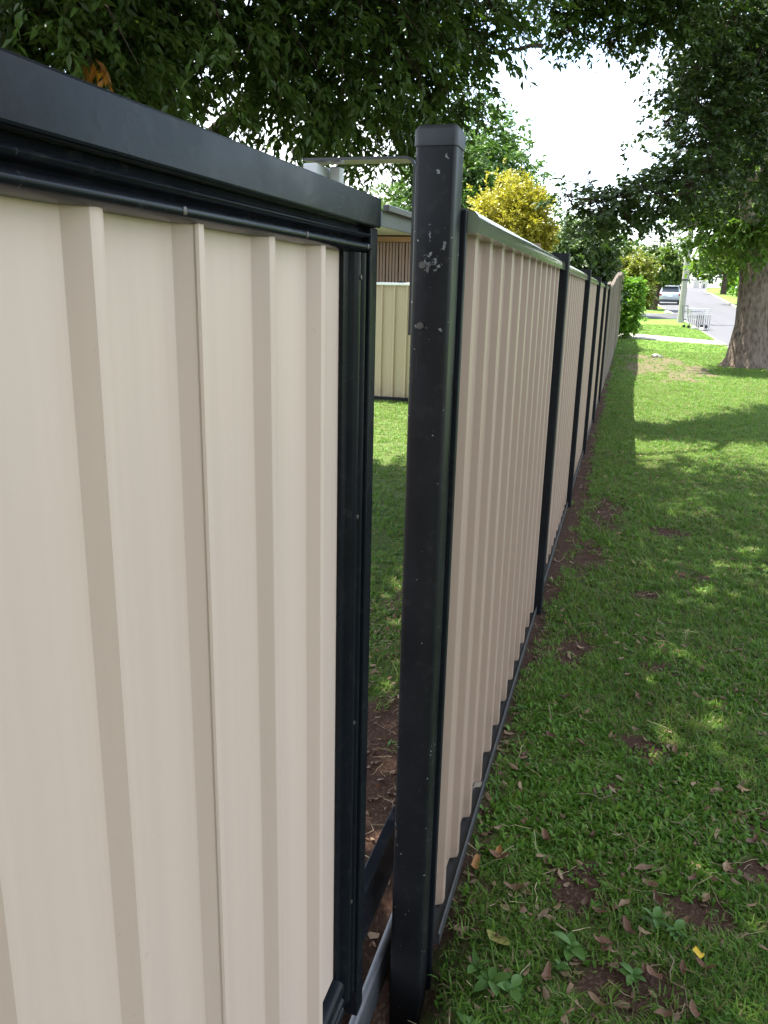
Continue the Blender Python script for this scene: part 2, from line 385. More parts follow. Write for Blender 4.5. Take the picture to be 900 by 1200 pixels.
def road_l(y): return np.interp(y, [-60, 20, 28, 38, 47, 54, 68, 100, 126, 147, 175, 220], [3.75, 3.5, 3.35, 3.12, 2.86, 2.7, 2.25, 3.2, 4.95, 7.2, 12, 22])
def road_r(y): return np.interp(y, [-60, 40, 61, 75, 105, 128, 165, 190, 220], [7.6, 7.3, 7.3, 8.0, 9.4, 10.2, 13.5, 18, 30])
inroad = (gx > road_l(gy)-.1)*(gx < road_r(gy)+.1)*(gy < 215)
gzv = gz(gx, gy)-.12*inroad
nx, ny = len(xs), len(ys)
idx = np.arange(nx*ny).reshape(ny, nx)
GF = np.stack([idx[:-1, :-1], idx[:-1, 1:], idx[1:, 1:], idx[1:, :-1]], -1).reshape(-1, 4)
me = np_mesh('lawn', np.stack([gx, gy, gzv], 1), GF, M['ground'],
             {'soil': soil_f(gx, gy), 'far': sstep(14, 30, gy)*1.0, 'dry': dry_f(gx, gy)}, smooth=True)
ground = inst('ground', me); tag(ground, 'patchy lawn verge with bare soil beside the fence', kind='structure')

def ribbon(name, left, right, ysamp, zoff, mat, cols=6, crown=0):
    V = []; 
    for y in ysamp:
        a, b = left(y), right(y)
        for k in range(cols+1):
            t = k/cols; V.append((a+(b-a)*t, y, float(grade(y))+zoff+crown*4*t*(1-t)))
    n = cols+1
    Fq = np.array([(i*n+k, i*n+k+1, (i+1)*n+k+1, (i+1)*n+k) for i in range(len(ysamp)-1) for k in range(cols)])
    o = inst(name, np_mesh(name, np.array(V), Fq, mat, smooth=True)); return o
ysr = np.concatenate([np.arange(-60, 20, 8), np.arange(20, 214, 2.0)])
tag(ribbon('road', lambda y: float(road_l(y)), lambda y: float(road_r(y)), ysr, -.055, M['asphalt'], crown=.05), 'grey asphalt street', kind='structure')
def kerb(name, edge, side, ysamp, h):
    mb = MB(); prof = [(0, -.12), (0, h), (.04, h+.02), (.16, h+.02), (.16, -.12)]
    mb.strip([(side*a, b) for a, b in prof], lambda p, y: (float(edge(y))+p[0], y, float(grade(y))+p[1]), ysamp)
    return tag(mb.build(name, M['kerb'], smooth=40), kind='structure')
kerb('kerb', road_r, 1, np.arange(20, 200, 3.0), .06)
kerb('kerb', road_l, -1, np.concatenate([np.arange(20, 45.5, 1.5), [45.5]]), -.03)
kerb('kerb', road_l, -1, np.arange(52, 200, 3.0), -.01)

def slab(name, quad, mat, zoff=.012, n=10):
    """thin paved patch laid on the graded ground"""
    q = [Vector((a, b, 0)) for a, b in quad]; V = []; 
    for i in range(n+1):
        for j in range(n+1):
            s, t = i/n, j/n
            p = (q[0]*(1-s)+q[1]*s)*(1-t)+(q[3]*(1-s)+q[2]*s)*t
            V.append((p.x, p.y, float(gz(p.x, p.y))+zoff))
    k = n+1; Fq = np.array([(i*k+j, (i+1)*k+j, (i+1)*k+j+1, i*k+j+1) for i in range(n) for j in range(n)])
    o = inst(name, np_mesh(name, np.array(V), Fq, mat)); sm = o.modifiers.new('thick', 'SOLIDIFY'); sm.thickness = .10; sm.offset = -1 if False else 1 if False else -1
    return o
tag(slab('driveway', [(-.3, 31.0), (3.28, 29.2), (3.22, 30.7), (-.3, 33.6)], M['concrete'], .03), 'pale concrete driveway strip crossing the verge', kind='structure')
tag(slab('side_street', [(-30, 45.6), (2.95, 45.6), (2.8, 51.5), (-30, 51.5)], M['asphalt'], .02, 14), 'side road crossing the verge behind the pole', kind='structure')

# ------------------------------------------------------------------ fence of tan sheets and black posts
FX = -.34
def rib_profile(y0, y1, pitch, base, first, h, rise, top):
    """(y, x) polyline of a trapezoid-ribbed sheet"""
    pts = [(y0, base)]; y = first
    while y < y1-.001:
        e = .16
        for dy, dx in ((-rise*.12, 0), (rise*e, h*e*.55), (rise*(1-e), h*(1-e*.55)), (rise+top*.2, h), (rise+top*.8, h), (rise*(1+e)+top, h*(1-e*.55)), (rise*(2-e)+top, h*e*.55), (rise*2.12+top, 0)):
            if y0 < y+dy < y1: pts.append((y+dy, base+dx))
        y += pitch
    pts.append((y1, base)); return pts
def sheet_mb(prof, z0, z1, zn=2):
    mb = MB(); th = .0012
    front = [(x, y) for y, x in prof]; back = [(x-th, y) for y, x in prof][::-1]
    n = len(prof)
    mb.strip(front, lambda p, z: (p[0], p[1], z), np.linspace(z0, z1, zn))
    mb.strip(back, lambda p, z: (p[0], p[1], z), np.linspace(z0, z1, zn))
    return mb
fence = empty('panel_fence', (FX, 1.75, 0), 'long fence of ribbed tan metal sheets between black posts along the lawn', 'fence')
def F_(mb): # into fence space
    mb.v = [(x-FX, y-1.75, z) for x, y, z in mb.v]; return mb
PY = [1.72, 4.12, 6.49, 8.86, 11.23, 13.6]
def c_post(y, z1):
    mb = MB(); w = .036
    prof = [(-.395, -w), (-.293, -w), (-.288, -w+.006), (-.288, w-.006), (-.293, w), (-.395, w)]
    mb.prism(prof, lambda p, z: (p[0], y+p[1], z), -.2, z1); return F_(mb)
F_(MB().box(-.385, -.326, 1.683, 1.702, -.2, 1.80)).build('post', M['fence_black'], fence, bevel=.003)
for i, y in enumerate(PY):
    if i == 0: continue
    c_post(y, 1.835 if i else 1.80).build('post', M['fence_black'], fence, bevel=.003)
rail_prof = []
for k in range(9):
    a = math.pi*(k/8); rail_prof.append((-.3425+.040*math.cos(a), 1.782+.024*math.sin(a)))
rail_prof = [(-.3035, 1.757)]+rail_prof+[(-.3815, 1.757)]
sheet_mesh = {}
for i in range(5):
    a, b = PY[i]+(.036 if i else -.017), PY[i+1]-.036
    mb = MB(); mb.prism(rail_prof, lambda p, t: (p[0], t, p[1]), a, b); F_(mb).build('top_rail', M['rail'], fence, smooth=40)
    mb = MB(); mb.prism([(-.362, .012), (-.311, .012), (-.311, .044), (-.3155, .046), (-.3175, .024), (-.355, .024), (-.356, .050), (-.362, .048)], lambda p, t: (p[0], t, p[1]), a, b)
    F_(mb).build('bottom_rail', M['plinth'], fence)
    w = (b-a)/3
    for k in range(3):
        prof = rib_profile(a+k*w, a+(k+1)*w+.0, w/4, FX-.008+.0015*k, a+k*w+w/8, .021, .014, .030)
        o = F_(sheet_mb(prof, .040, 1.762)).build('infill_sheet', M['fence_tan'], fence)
mb = MB().box(-.385, -.352, 1.685, 13.6, -.15, .034); F_(mb).build('plinth_board', M['plinth'], fence)

# ------------------------------------------------------------------ gate post
gp = empty('gate_post', (-.375, 1.64, 0), 'tall black square gate post with chipped paint and a flat cap', 'post')
def G_(mb): mb.v = [(x+.375, y-1.64, z) for x, y, z in mb.v]; return mb
def rsq(cx, cy, hx, hy, r, n=5):
    pts = []
    for (sx, sy, a0) in ((1, 1, 0), (-1, 1, 90), (-1, -1, 180), (1, -1, 270)):
        for k in range(n+1):
            a = rad(a0+90*k/n); pts.append((cx+sx*(hx-r)+r*math.cos(a), cy+sy*(hy-r)+r*math.sin(a)))
    return pts
mb = MB(); pr = rsq(-.375, 1.64, .040, .040, .011)
mb.prism(pr, lambda p, z: (p[0], p[1], z), -.3, 1.915); G_(mb).build('shaft', M['black_post'], gp, smooth=40)
mb = MB(); prs = [(rsq(-.375, 1.64, .0425, .0425, .012), 1.905), (rsq(-.375, 1.64, .0425, .0425, .012), 1.932), (rsq(-.375, 1.64, .037, .037, .012), 1.942), (rsq(-.375, 1.64, .02, .02, .01), 1.945)]
n = len(pr); vs = []; fs = []
for k, (pp, z) in enumerate(prs): vs += [(a, b, z) for a, b in pp]
for k in range(len(prs)-1): fs += [(k*n+i, k*n+(i+1) % n, (k+1)*n+(i+1) % n, (k+1)*n+i) for i in range(n)]
fs += [tuple(range((len(prs)-1)*n, len(prs)*n)), tuple(range(n-1, -1, -1))]
mb.add(vs, fs); G_(mb).build('cap', simple('cap_plastic', (.017, .017, .018), .5, .3, 20, bump=.15), gp, smooth=50)
# bent flat bar that reaches back over the gate, with a nylon guide block hanging from it
mb = MB(); bar = []; x0 = -.4205; R0 = .016
path = [(x0, 1.555), (x0, 1.885-R0)]+[(x0-R0+R0*math.cos(a), 1.885-R0+R0*math.sin(a)) for a in np.linspace(.2, math.pi/2, 6)]+[(-.645, 1.885)]
out = []
for k, p in enumerate(path):
    q0 = path[max(k-1, 0)]; q1 = path[min(k+1, len(path)-1)]; d = Vector((q1[0]-q0[0], q1[1]-q0[1])).normalized(); out.append((p[0]+d.y*.005, p[1]-d.x*.005))
sec = path+out[::-1]; npth = len(path); vs = []; 
for y in (1.612, 1.668): vs += [(a, y, b) for a, b in path]+[(a, y, b) for a, b in out]
fs = []
for k in range(npth-1):
    a, b = k, k+1; c, d = npth+k, npth+k+1; o_ = 2*npth
    fs += [(a, b, d, c), (a+o_, c+o_, d+o_, b+o_), (a, a+o_, b+o_, b), (c, d, d+o_, c+o_)]
e = npth-1; o_ = 2*npth
fs += [(0, npth, npth+o_, o_), (e, e+o_, e+npth+o_, e+npth)]
br = G_(MB().add(vs, fs)).build('guide_bracket', M['bracket'], gp, smooth=35)
mb = MB(); mb.box(-.642, -.612, 1.60, 1.68, 1.815, 1.8795); mb.box(-.606, -.585, 1.655, 1.685, 1.815, 1.8798)
G_(mb).build('guide_block', M['nylon'], br, bevel=.003)
for z in (1.69, 1.575):
    mb = MB(); mb.tube([(-.392, 1.6004, z), (-.392, 1.5945, z)], .007, 8); G_(mb).build('bolt', M['bolt'], gp)

# ------------------------------------------------------------------ sliding gate
gate = empty('sliding_gate', (-.445, .2, .1), 'sliding gate of wide ribbed cream sheets in a glossy black frame', 'gate')
def T_(mb): mb.v = [(x+.445, y-.2, z-.1) for x, y, z in mb.v]; return mb
YA, YB = -1.6, 1.395
ext = lambda p, t: (p[0], t, p[1])
mb = MB(); mb.prism([(-.475, 1.742), (-.4165, 1.742), (-.4165, 1.790), (-.475, 1.790)], ext, YA, YB); T_(mb).build('top_beam', M['black'], gate, bevel=.003)
def ridge(x0, xf, z0, z1, n=6):
    return [(x0+(xf-x0)*math.sin(math.pi*k/n)**.45, z0+(z1-z0)*k/n) for k in range(n+1)]
prof = [(-.472, 1.700)]+ridge(-.434, -.4185, 1.700, 1.7175)+ridge(-.436, -.4205, 1.7215, 1.733)+[(-.438, 1.7415), (-.472, 1.7415)]
mb = MB(); mb.prism(prof, ext, YA, 1.352); T_(mb).build('top_channel', M['black'], gate, smooth=50)
extz = lambda p, t: (p[1], p[0], t)     # p = (y, x)
mb = MB(); mb.prism([(1.356, -.470), (1.356, -.422), (YB, -.422), (YB, -.470)], extz, .1, 1.7415); T_(mb).build('stile', M['black'], gate, bevel=.003)
def ridge_y(x0, xf, y0, y1, n=6): return [(y0+(y1-y0)*k/n, x0+(xf-x0)*math.sin(math.pi*k/n)**.4) for k in range(n+1)]
prof = [(1.284, -.468), (1.284, -.446)]+[(1.296, -.444)]+ridge_y(-.441, -.431, 1.298, 1.304, 4)+ridge_y(-.438, -.428, 1.309, 1.331)+ridge_y(-.438, -.426, 1.334, 1.351)+[(1.355, -.440), (1.355, -.468)]
mb = MB(); mb.prism(prof, extz, .18, 1.6995); T_(mb).build('side_channel', M['black'], gate, smooth=50)
prof = [(-.4595, .175)]+ridge(-.437, -.4265, .176, .200)+ridge(-.437, -.427, .204, .222)+ridge(-.437, -.4275, .226, .262)+[(-.4595, .264)]
mb = MB(); mb.prism(prof, ext, YA, 1.283); T_(mb).build('bottom_channel', M['black'], gate, smooth=50)
mb = MB(); mb.box(-.505, -.4725, YA, 1.93, .095, .232); T_(mb).build('base_beam', M['black'], gate, bevel=.003)
GB = -.4545
prA = rib_profile(YA, .795, .174, GB, .593-.174*12, .0225, .021, .012)
prB = [(.767+.0165, GB+.0215)]+[(.767+.0185, GB+.0245)]+[(.767+.030, GB+.0245), (.767+.051, GB+.0015)]+rib_profile(.82, 1.286, .182, GB+.0015, .949, .0225, .021, .012)
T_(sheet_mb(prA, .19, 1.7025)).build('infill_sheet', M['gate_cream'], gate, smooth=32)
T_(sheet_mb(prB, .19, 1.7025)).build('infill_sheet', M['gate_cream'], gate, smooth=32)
for (sx, sy, sz) in [(-.4195, y_, 1.709) for y_ in (.42, .74, 1.06, 1.33)]+[(-.4275, 1.320, z_) for z_ in (1.66, 1.25, .84, .43)]:
    mb = MB(); mb.tube([(sx-.004, sy, sz), (sx+.0012, sy, sz), (sx+.0018, sy, sz)], [.0042, .0042, .0028], 8); T_(mb).build('rivet', M['bolt'], gate, smooth=40)
for y in (-.55, .3):
    mb = MB(); mb.tube([(-.470, y, .058), (-.440, y, .058)], .045, 20); T_(mb).build('roller_wheel', M['galv'], gate, smooth=40)
tr = MB(); tr.tube([(-.452, -3, .0), (-.452, 1.0, .0), (-.450, 2.3, .0)], .011, 10)
tr.box(-.456, -.446, -3, 2.3, -.12, -.008)
tag(tr.build('gate_track', simple('track_steel', (.13, .13, .135), .5, .35, 25, metallic=.3), None, smooth=40), 'pale steel ground track running under the sliding gate', 'track')

# ------------------------------------------------------------------ timber fence further along
tf = empty('paling_fence', (-.335, 13.7, 0), 'weathered timber paling fence with a curved top beyond the black posts', 'fence')
TOPY = [13.6, 15.5, 16.5, 18, 20, 24, 27, 29, 30, 30.5]; TOPZ = [1.87, 1.88, 1.93, 2.05, 2.18, 2.31, 2.38, 2.38, 2.31, 2.2]
tf.rotation_euler[2] = -.0048
pal = MB()
pal.prism([(-.006, -.052), (.010, -.052), (.010, .052), (-.006, .052)], lambda p, z: (p[0], p[1], z), 0, .97)
pal.add([(-.006, -.052, .97), (.010, -.052, .97), (.010, .052, .97), (-.006, .052, .97), (-.006, -.02, 1), (.010, -.02, 1), (.010, .02, 1), (-.006, .02, 1)],
        [(4, 5, 6, 7), (0, 1, 5, 4), (1, 2, 6, 5), (2, 3, 7, 6), (3, 0, 4, 7)])
pal_me = pal.mesh('paling', M['paling'])
y = 13.70; k = 0
while y < 30.5:
    zt = float(np.interp(y, TOPY, TOPZ))+random.uniform(-.02, .02); z0 = float(grade(y))
    o = inst('paling', pal_me, tf, (random.uniform(-.004, .004)+(.012 if k % 2 else 0), y-13.7, z0-.02), (0, random.uniform(-.004, .004), random.uniform(-.03, .03)), (1, 1, zt-z0+.02))
    y += .099; k += 1
for z in (.45, 1.5):
    mb = MB().box(-.075, -.035, 0, 16.75, z, z+.09); mb.build('rail', M['paling'], tf)
for y in (0.3, 2.9, 5.5, 8.0, 10.6, 13.3, 16.5):
    mb = MB().box(-.17, -.076, y-.05, y+.05, -.3, 1.75); mb.build('post', M['paling'], tf)

# ------------------------------------------------------------------ yard: back fence and house
bf = empty('yard_fence', (-3.4, 12.1, 0), 'sunlit cream ribbed metal fence across the back of the yard', 'fence')
def B_(mb): mb.v = [(x+3.4, y-12.1, z) for x, y, z in mb.v]; return mb
XS0, XS1 = -8.0, -.95
xcur = XS0
while xcur < XS1:
    x1 = min(xcur+2.35, XS1)
    for k in range(3):
        a = xcur+(x1-xcur)*k/3; b = xcur+(x1-xcur)*(k+1)/3
        prof = rib_profile(a, b, (b-a)/4, 0, a+(b-a)/8, .028, .012, .02)
        mb = MB(); pts = [(p[0], 12.1-p[1]) for p in prof]
        mb.strip(pts, lambda p, z: (p[0], p[1], z), [.06, 1.74]); mb.strip([(a_, b_+.0012) for a_, b_ in pts][::-1], lambda p, z: (p[0], p[1], z), [.06, 1.74])
        B_(mb).build('infill_sheet', M['yard_cream'], bf)
    B_(MB().box(xcur, x1-.002, 12.06, 12.12, 1.735, 1.775)).build('top_rail', M['soffit'], bf, bevel=.008)
    B_(MB().box(xcur, x1-.002, 12.065, 12.12, .02, .07)).build('bottom_rail', M['fence_black'], bf, bevel=.004)
    B_(MB().box(x1-.02, x1+.02, 12.121, 12.16, -.1, 1.80)).build('post', M['fence_black'], bf)
    xcur = x1
hs = empty('house', (-3.6, 14.1, 0), 'house with a timber slat screen under a dark gutter behind the yard fence', 'house')
def H_(mb): mb.v = [(x+3.6, y-14.1, z) for x, y, z in mb.v]; return mb
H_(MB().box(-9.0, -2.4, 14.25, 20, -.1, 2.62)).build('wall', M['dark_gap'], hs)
bt = MB().box(-.021, .021, 0, .03, 1.2, 2.47).mesh('batten', M['batten'])
for k in range(70):
    inst('batten', bt, hs, (-1.9+k*.058+random.uniform(-.004, .004), .06, 0))
H_(MB().box(-9.0, -2.4, 14.10, 14.20, 2.475, 2.56)).build('beam', M['beam'], hs)
H_(MB().box(-9.0, -2.4, 14.12, 14.2, 1.12, 1.198)).build('sill_beam', M['beam'], hs)
# roof slab over the verandah: fascia, gutter, soffit
p0 = Vector((-3.66, 11.5, 0)); p1 = Vector((-3.52, 14.9, 0)); d = (p1-p0).normalized(); nrm = Vector((d.y, -d.x, 0))
def ob(s0, s1, n0, n1, z0, z1):
    mb = MB(); q = [p0+d*s0+nrm*n0, p0+d*s1+nrm*n0, p0+d*s1+nrm*n1, p0+d*s0+nrm*n1]
    mb.add([(a.x, a.y, z0) for a in q]+[(a.x, a.y, z1) for a in q], [(0, 1, 2, 3), (4, 7, 6, 5), (0, 4, 5, 1), (1, 5, 6, 2), (2, 6, 7, 3), (3, 7, 4, 0)]); return H_(mb)
LEN = 8.0
ob(0.7, LEN, -.03, 0, 2.58, 2.80).build('fascia', M['fascia'], hs)
ob(0.7, LEN, .002, .10, 2.79, 2.885).build('gutter', M['gutter'], hs, bevel=.01)
ob(0.7, LEN, -5.0, -.032, 2.585, 2.625).build('soffit', M['soffit'], hs)
mb = MB(); q = [p0+d*.7, p0+d*LEN, p0+d*LEN-nrm*4.5, p0+d*.7-nrm*4.5]
mb.add([(q[0].x, q[0].y, 2.81), (q[1].x, q[1].y, 2.81), (q[2].x, q[2].y, 2.95), (q[3].x, q[3].y, 2.95)], [(0, 1, 2, 3)]); H_(mb).build('roof', M['fascia'], hs)
# tiled house behind the shrubs
th = empty('tiled_house', (-7.0, 33.5, .3), 'orange tile roofed house glimpsed above the fence', 'house')
MB().box(-4.0, 4.0, -3.4, 3.4, -.4, 2.35).build('wall', M['render_wall'], th)
rf = MB(); rf.add([(-4.5, -3.9, 2.3), (4.5, -3.9, 2.3), (4.5, 3.9, 2.3), (-4.5, 3.9, 2.3), (-1.2, 0, 4.3), (1.2, 0, 4.3)], [(0, 1, 5, 4), (1, 2, 5), (2, 3, 4, 5), (3, 0, 4), (0, 3, 2, 1)])
rfo = rf.build('roof', M['tile'], th)
tcs = MB()
for k in range(1, 12):
    t = k/12; hw = 4.5+(1.2-4.5)*t; dz = 2.3+2.0*t; yy = -3.9*(1-t)
    tcs.box(-hw, hw, yy-.06, yy+.06, dz-.02, dz+.04); 
    tcs.box(hw-.06, hw+.06, yy, -yy, dz-.02, dz+.04)
tag(tcs.build('tile_course', M['tile'], rfo), kind='stuff')
for xw in (-2.2, 1.6):
    w_ = MB().box(xw-.6, xw+.6, -3.44, -3.402, .9, 2.0).build('window', M['soffit'], th); MB().box(xw-.52, xw+.52, -3.46, -3.442, .97, 1.93).build('pane', M['glass'], w_)

# ------------------------------------------------------------------ trees
def crown_mesh(name, lobes, n, size, mat, seed, droop=.5, aspect=.38, per=16, twig=.35, shell=.42, ragged=1.0, flat=1.0):
    rng = np.random.default_rng(seed)
    C = np.array([l[:3] for l in lobes], float)
    Rr = np.array([(l[3], l[3], l[3]) if len(l) == 4 else l[3:6] for l in lobes], float)
    wgt = np.prod(Rr, 1)**.75; wgt /= wgt.sum()
    mt = max(1, n//per); li = rng.choice(len(C), mt, p=wgt)
    dirs = rng.normal(size=(mt, 3)); dirs /= np.linalg.norm(dirs, axis=1)[:, None]
    rr = rng.random(mt)**shell*(1+ragged*.22*rng.normal(size=mt))
    tc_ = C[li]+dirs*Rr[li]*rr[:, None]
    td = dirs+rng.normal(size=(mt, 3))*.6; td[:, 2] *= flat; td[:, 2] -= droop*.7; td /= np.linalg.norm(td, axis=1)[:, None]
    t = np.tile(np.linspace(0, 1, per), mt)+rng.normal(size=mt*per)*.03
    tw = np.repeat(np.arange(mt), per)
    ln = (twig*(.6+.8*rng.random(mt)))[tw]
    P = tc_[tw]+td[tw]*(ln*t)[:, None]; P[:, 2] -= (droop*.35*ln*t*t); P += rng.normal(size=P.shape)*size*.18
    side = np.cross(td[tw], [0, 0, 1.0]); side /= np.linalg.norm(side, axis=1)[:, None]+1e-6
    sg = np.where(np.arange(mt*per) % 2, 1, -1)[:, None]
    ax = td[tw]*.7+side*sg*.8+rng.normal(size=P.shape)*.35; ax[:, 2] -= droop*.9; ax /= np.linalg.norm(ax, axis=1)[:, None]
    nn = rng.normal(size=P.shape)*.6+np.array([0, 0, 1.0]); nn -= ax*np.sum(nn*ax, 1)[:, None]; nn /= np.linalg.norm(nn, axis=1)[:, None]+1e-6
    bb = np.cross(ax, nn); s = size*(.65+.7*rng.random(len(P)))[:, None]
    v0 = P; v1 = P+ax*s*.45+bb*s*aspect*.5+nn*s*.06; v2 = P+ax*s-nn*s*.08; v3 = P+ax*s*.45-bb*s*aspect*.5+nn*s*.06
    V = np.stack([v0, v1, v2, v3], 1).reshape(-1, 3); b0 = np.arange(len(P))*4
    Fm = np.stack([np.stack([b0, b0+1, b0+2], 1), np.stack([b0, b0+2, b0+3], 1)], 1).reshape(-1, 3)
    tint = np.repeat(np.clip(.5*rng.random(mt)[tw]+.5*rng.random(len(P)), 0, 1), 2)
    return np_mesh(name, V, Fm, mat, {'tint': tint})
def twig_mesh(lobes, n, mat, seed):
    r = random.Random(seed); mb = MB()
    for k in range(n):
        l_ = r.choice(lobes); c = Vector(l_[:3]); R3 = Vector((l_[3],)*3) if len(l_) == 4 else Vector(l_[3:6])
        d = Vector((r.gauss(0, 1), r.gauss(0, 1), r.gauss(-.1, .8))).normalized()
        a = c+Vector((r.uniform(-.3, .3)*R3.x, r.uniform(-.3, .3)*R3.y, r.uniform(-.1, .5)*R3.z)); b = c+Vector((d.x*R3.x, d.y*R3.y, d.z*R3.z))*1.1
        m_ = a.lerp(b, .55)+Vector((0, 0, .08*R3.z)); w0 = .018*min(1.5, R3.x+.3)
        mb.tube([a, m_, b], [w0, w0*.6, .002], 3, cap=False)
    return mb.mesh('twigs', mat)
def wavy(a, b, n=6, amp=.1, seed=0):
    r = random.Random(seed); a, b = Vector(a), Vector(b); L_ = (b-a).length; out = []
    for i in range(n+1):
        t = i/n; j = math.sin(math.pi*t)*amp*L_
        out.append(a.lerp(b, t)+Vector((r.uniform(-1, 1)*j, r.uniform(-1, 1)*j, r.uniform(-.3, .8)*j)))
    return out
def tree(name, base, label, cat, trunk_path, trunk_r, limbs, lobes, n, size, leafmat, barkmat, seed, group=None, root_flare=1.5, lines=False, **kw):
    root = empty(name, base, label, cat, group)
    B0 = Vector(base)
    mb = MB()
    path = [Vector(p)-B0 for p in trunk_path]
    if trunk_r:
        rs = list(trunk_r)
        # extra rings for the flare
        pth = [path[0]-Vector((0, 0, .3)), path[0], path[0]+(path[1]-path[0])*.08, path[0]+(path[1]-path[0])*.25]+path[1:]
        rr = [rs[0]*root_flare*1.2, rs[0]*root_flare, rs[0]*(1+(root_flare-1)*.5), rs[0]*(1+(root_flare-1)*.12)]+rs[1:]
        k = 22 if rs[0] > .25 else 10
        mb.tube(pth, rr, k)
        if rs[0] > .25:
            r = random.Random(seed); nv = len(mb.v); lob = [r.uniform(.9, 1.12) for _ in range(k)]
            for i in range(nv):
                ring = i//k; c = pth[ring]; v = Vector(mb.v[i]); s_ = lob[i % k] if ring < 4 else 1+(lob[i % k]-1)*.5
                mb.v[i] = tuple(c+(v-c)*(1+(s_-1)*(2.2 if ring < 3 else 1.0)))
        to = mb.build('trunk', barkmat, root, smooth=60)
    for i, (a, b, r0, r1) in enumerate(limbs):
        lm = MB(); p_ = [q-B0 for q in wavy(a, b, 7, .07, seed*31+i)]; lm.tube(p_, [r0+(r1-r0)*t/7 for t in range(8)], 9)
        lm.build('limb', barkmat, root, smooth=60)
    lb = [tuple(np.array(l[:3])-np.array(base))+tuple(l[3:]) for l in lobes]
    if lines: tag(inst('twigs', twig_mesh(lb, 420, barkmat, seed+900), root), kind='stuff')
    cm = crown_mesh('crown', lb, n, size, leafmat, seed, **kw)
    o = inst('crown', cm, root); return root

# large shade tree in the yard, hanging over the fence line
A_LOBES = [ (-3.99, 5.00, 3.36, 0.72), (-3.76, 5.30, 3.38, 0.75), (-3.64, 5.70, 3.27, 0.60), (-3.46, 6.00, 3.62, 0.62), (-3.95, 6.30, 3.22, 0.28), (-2.97, 6.60, 3.65, 0.75), (-2.93, 7.00, 3.27, 0.40), (-2.54, 7.00, 3.61, 0.75), (-2.72, 7.50, 3.13, 0.45), (-2.17, 7.50, 3.72, 0.75), (-2.30, 8.00, 3.21, 0.50), (-2.46, 8.00, 2.95, 0.20), (-1.87, 8.00, 3.83, 0.55), (-1.86, 8.00, 3.41, 0.38), (-1.93, 8.00, 3.12, 0.25), (-1.72, 8.30, 3.98, 0.30), (-1.50, 8.50, 4.22, 0.24), (-4.21, 5.30, 3.09, 0.30), (-3.70, 5.00, 3.72, 1.00), (-3.22, 6.00, 4.04, 1.10), (-2.47, 7.00, 4.33, 1.20), (-1.82, 8.50, 4.75, 1.00), (-3.00, 7.60, 2.97, 0.30) ]
T_TOP = [(-1.33, 11.50, 5.11, 0.32), (-0.92, 11.60, 5.09, 0.33), (-0.51, 11.70, 5.12, 0.35), (-0.04, 11.80, 5.07, 0.37), (0.31, 12.00, 5.18, 0.46), (-0.78, 11.60, 4.73, 0.13), (-0.52, 11.70, 4.70, 0.13), (-0.26, 11.70, 4.73, 0.11), (-1.05, 11.50, 4.83, 0.15), (-1.38, 11.50, 5.70, 0.55), (-0.56, 11.60, 5.67, 0.64), (0.23, 12.00, 5.84, 0.74)]
A_HIGH = [(-3.0, 5.2, 6.6, 3.4, 3.2, 1.8), (.0, 4.2, 6.4, 2.4, 3.6, 1.3), (1.3, 6.6, 6.8, 1.9, 2.2, 1.2), (-.5, 7.8, 6.7, 2.0, 1.3, 1.1), (-2.4, 1.4, 6.4, 2.5, 2.5, 1.3), (-.6, 1.0, 6.2, 2.2, 2.4, 1.2), (1.7, 12.2, 7.0, 1.5, .9, .6), (.8, 8.6, 7.0, 1.6, 1.2, .8), (-1.2, 9.2, 7.2, 1.8, .95, .6), (1.3, 9.3, 7.1, 1.5, .9, .6)]
tree('shade_tree', (-4.5, 7.2, 0), 'big dark leafy shade tree in the yard hanging over the gate and fence', 'tree',
     [(-4.5, 7.2, 0), (-4.45, 7.15, 1.6), (-4.3, 7.0, 3.2), (-4.0, 6.7, 4.6), (-3.6, 6.3, 6.2)], [.34, .29, .26, .22, .14],
     [((-4.4, 7.1, 2.2), (-2.2, 7.6, 4.4), .12, .04), ((-4.3, 7.0, 3.2), (-3.5, 5.2, 4.0), .14, .05), ((-2.45, 7.5, 3.15), (-2.0, 7.6, 4.2), .035, .06), ((-4.0, 6.7, 4.6), (-.9, 8.8, 4.5), .13, .02),
      ((-1.7, 8.3, 3.75), (-1.05, 8.9, 4.0), .012, .022), ((-3.9, 6.6, 4.8), (-.2, 4.2, 6.2), .13, .04), ((-3.8, 6.5, 5.2), (-2.0, 1.6, 6.2), .12, .04), ((-3.9, 6.6, 5.0), (1.2, 6.6, 6.6), .12, .03), ((-2.9, 7.4, 4.9), (-.2, 12.0, 6.7), .09, .03)],
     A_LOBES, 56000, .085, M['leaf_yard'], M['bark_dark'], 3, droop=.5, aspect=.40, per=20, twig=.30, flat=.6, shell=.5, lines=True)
A_TOP = T_TOP
sh = bpy.data.objects['shade_tree']
lb = [tuple(np.array(l[:3])-np.array((-4.5, 7.2, 0)))+tuple(l[3:]) for l in A_HIGH]
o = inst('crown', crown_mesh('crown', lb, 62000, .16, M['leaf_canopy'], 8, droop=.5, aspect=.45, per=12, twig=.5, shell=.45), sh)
lb = [tuple(np.array(l[:3])-np.array((-4.5, 7.2, 0)))+tuple(l[3:]) for l in T_TOP]
tag(inst('twigs', twig_mesh(lb, 160, M['bark_dark'], 19), sh), kind='stuff')
inst('crown', crown_mesh('crown', lb, 17000, .085, M['leaf_yard'], 18, droop=.35, aspect=.46, per=18, twig=.30, flat=.45, shell=.5), sh)
o = inst('yellowed_spray', crown_mesh('yellowed_spray', [(1.10, -2.3, 2.98, .05, .05, .10)], 34, .10, M['leaf_orange'], 9, droop=1.5, aspect=.3, per=8, twig=.12), sh)
o['label'] = 'small spray of orange dying leaves'

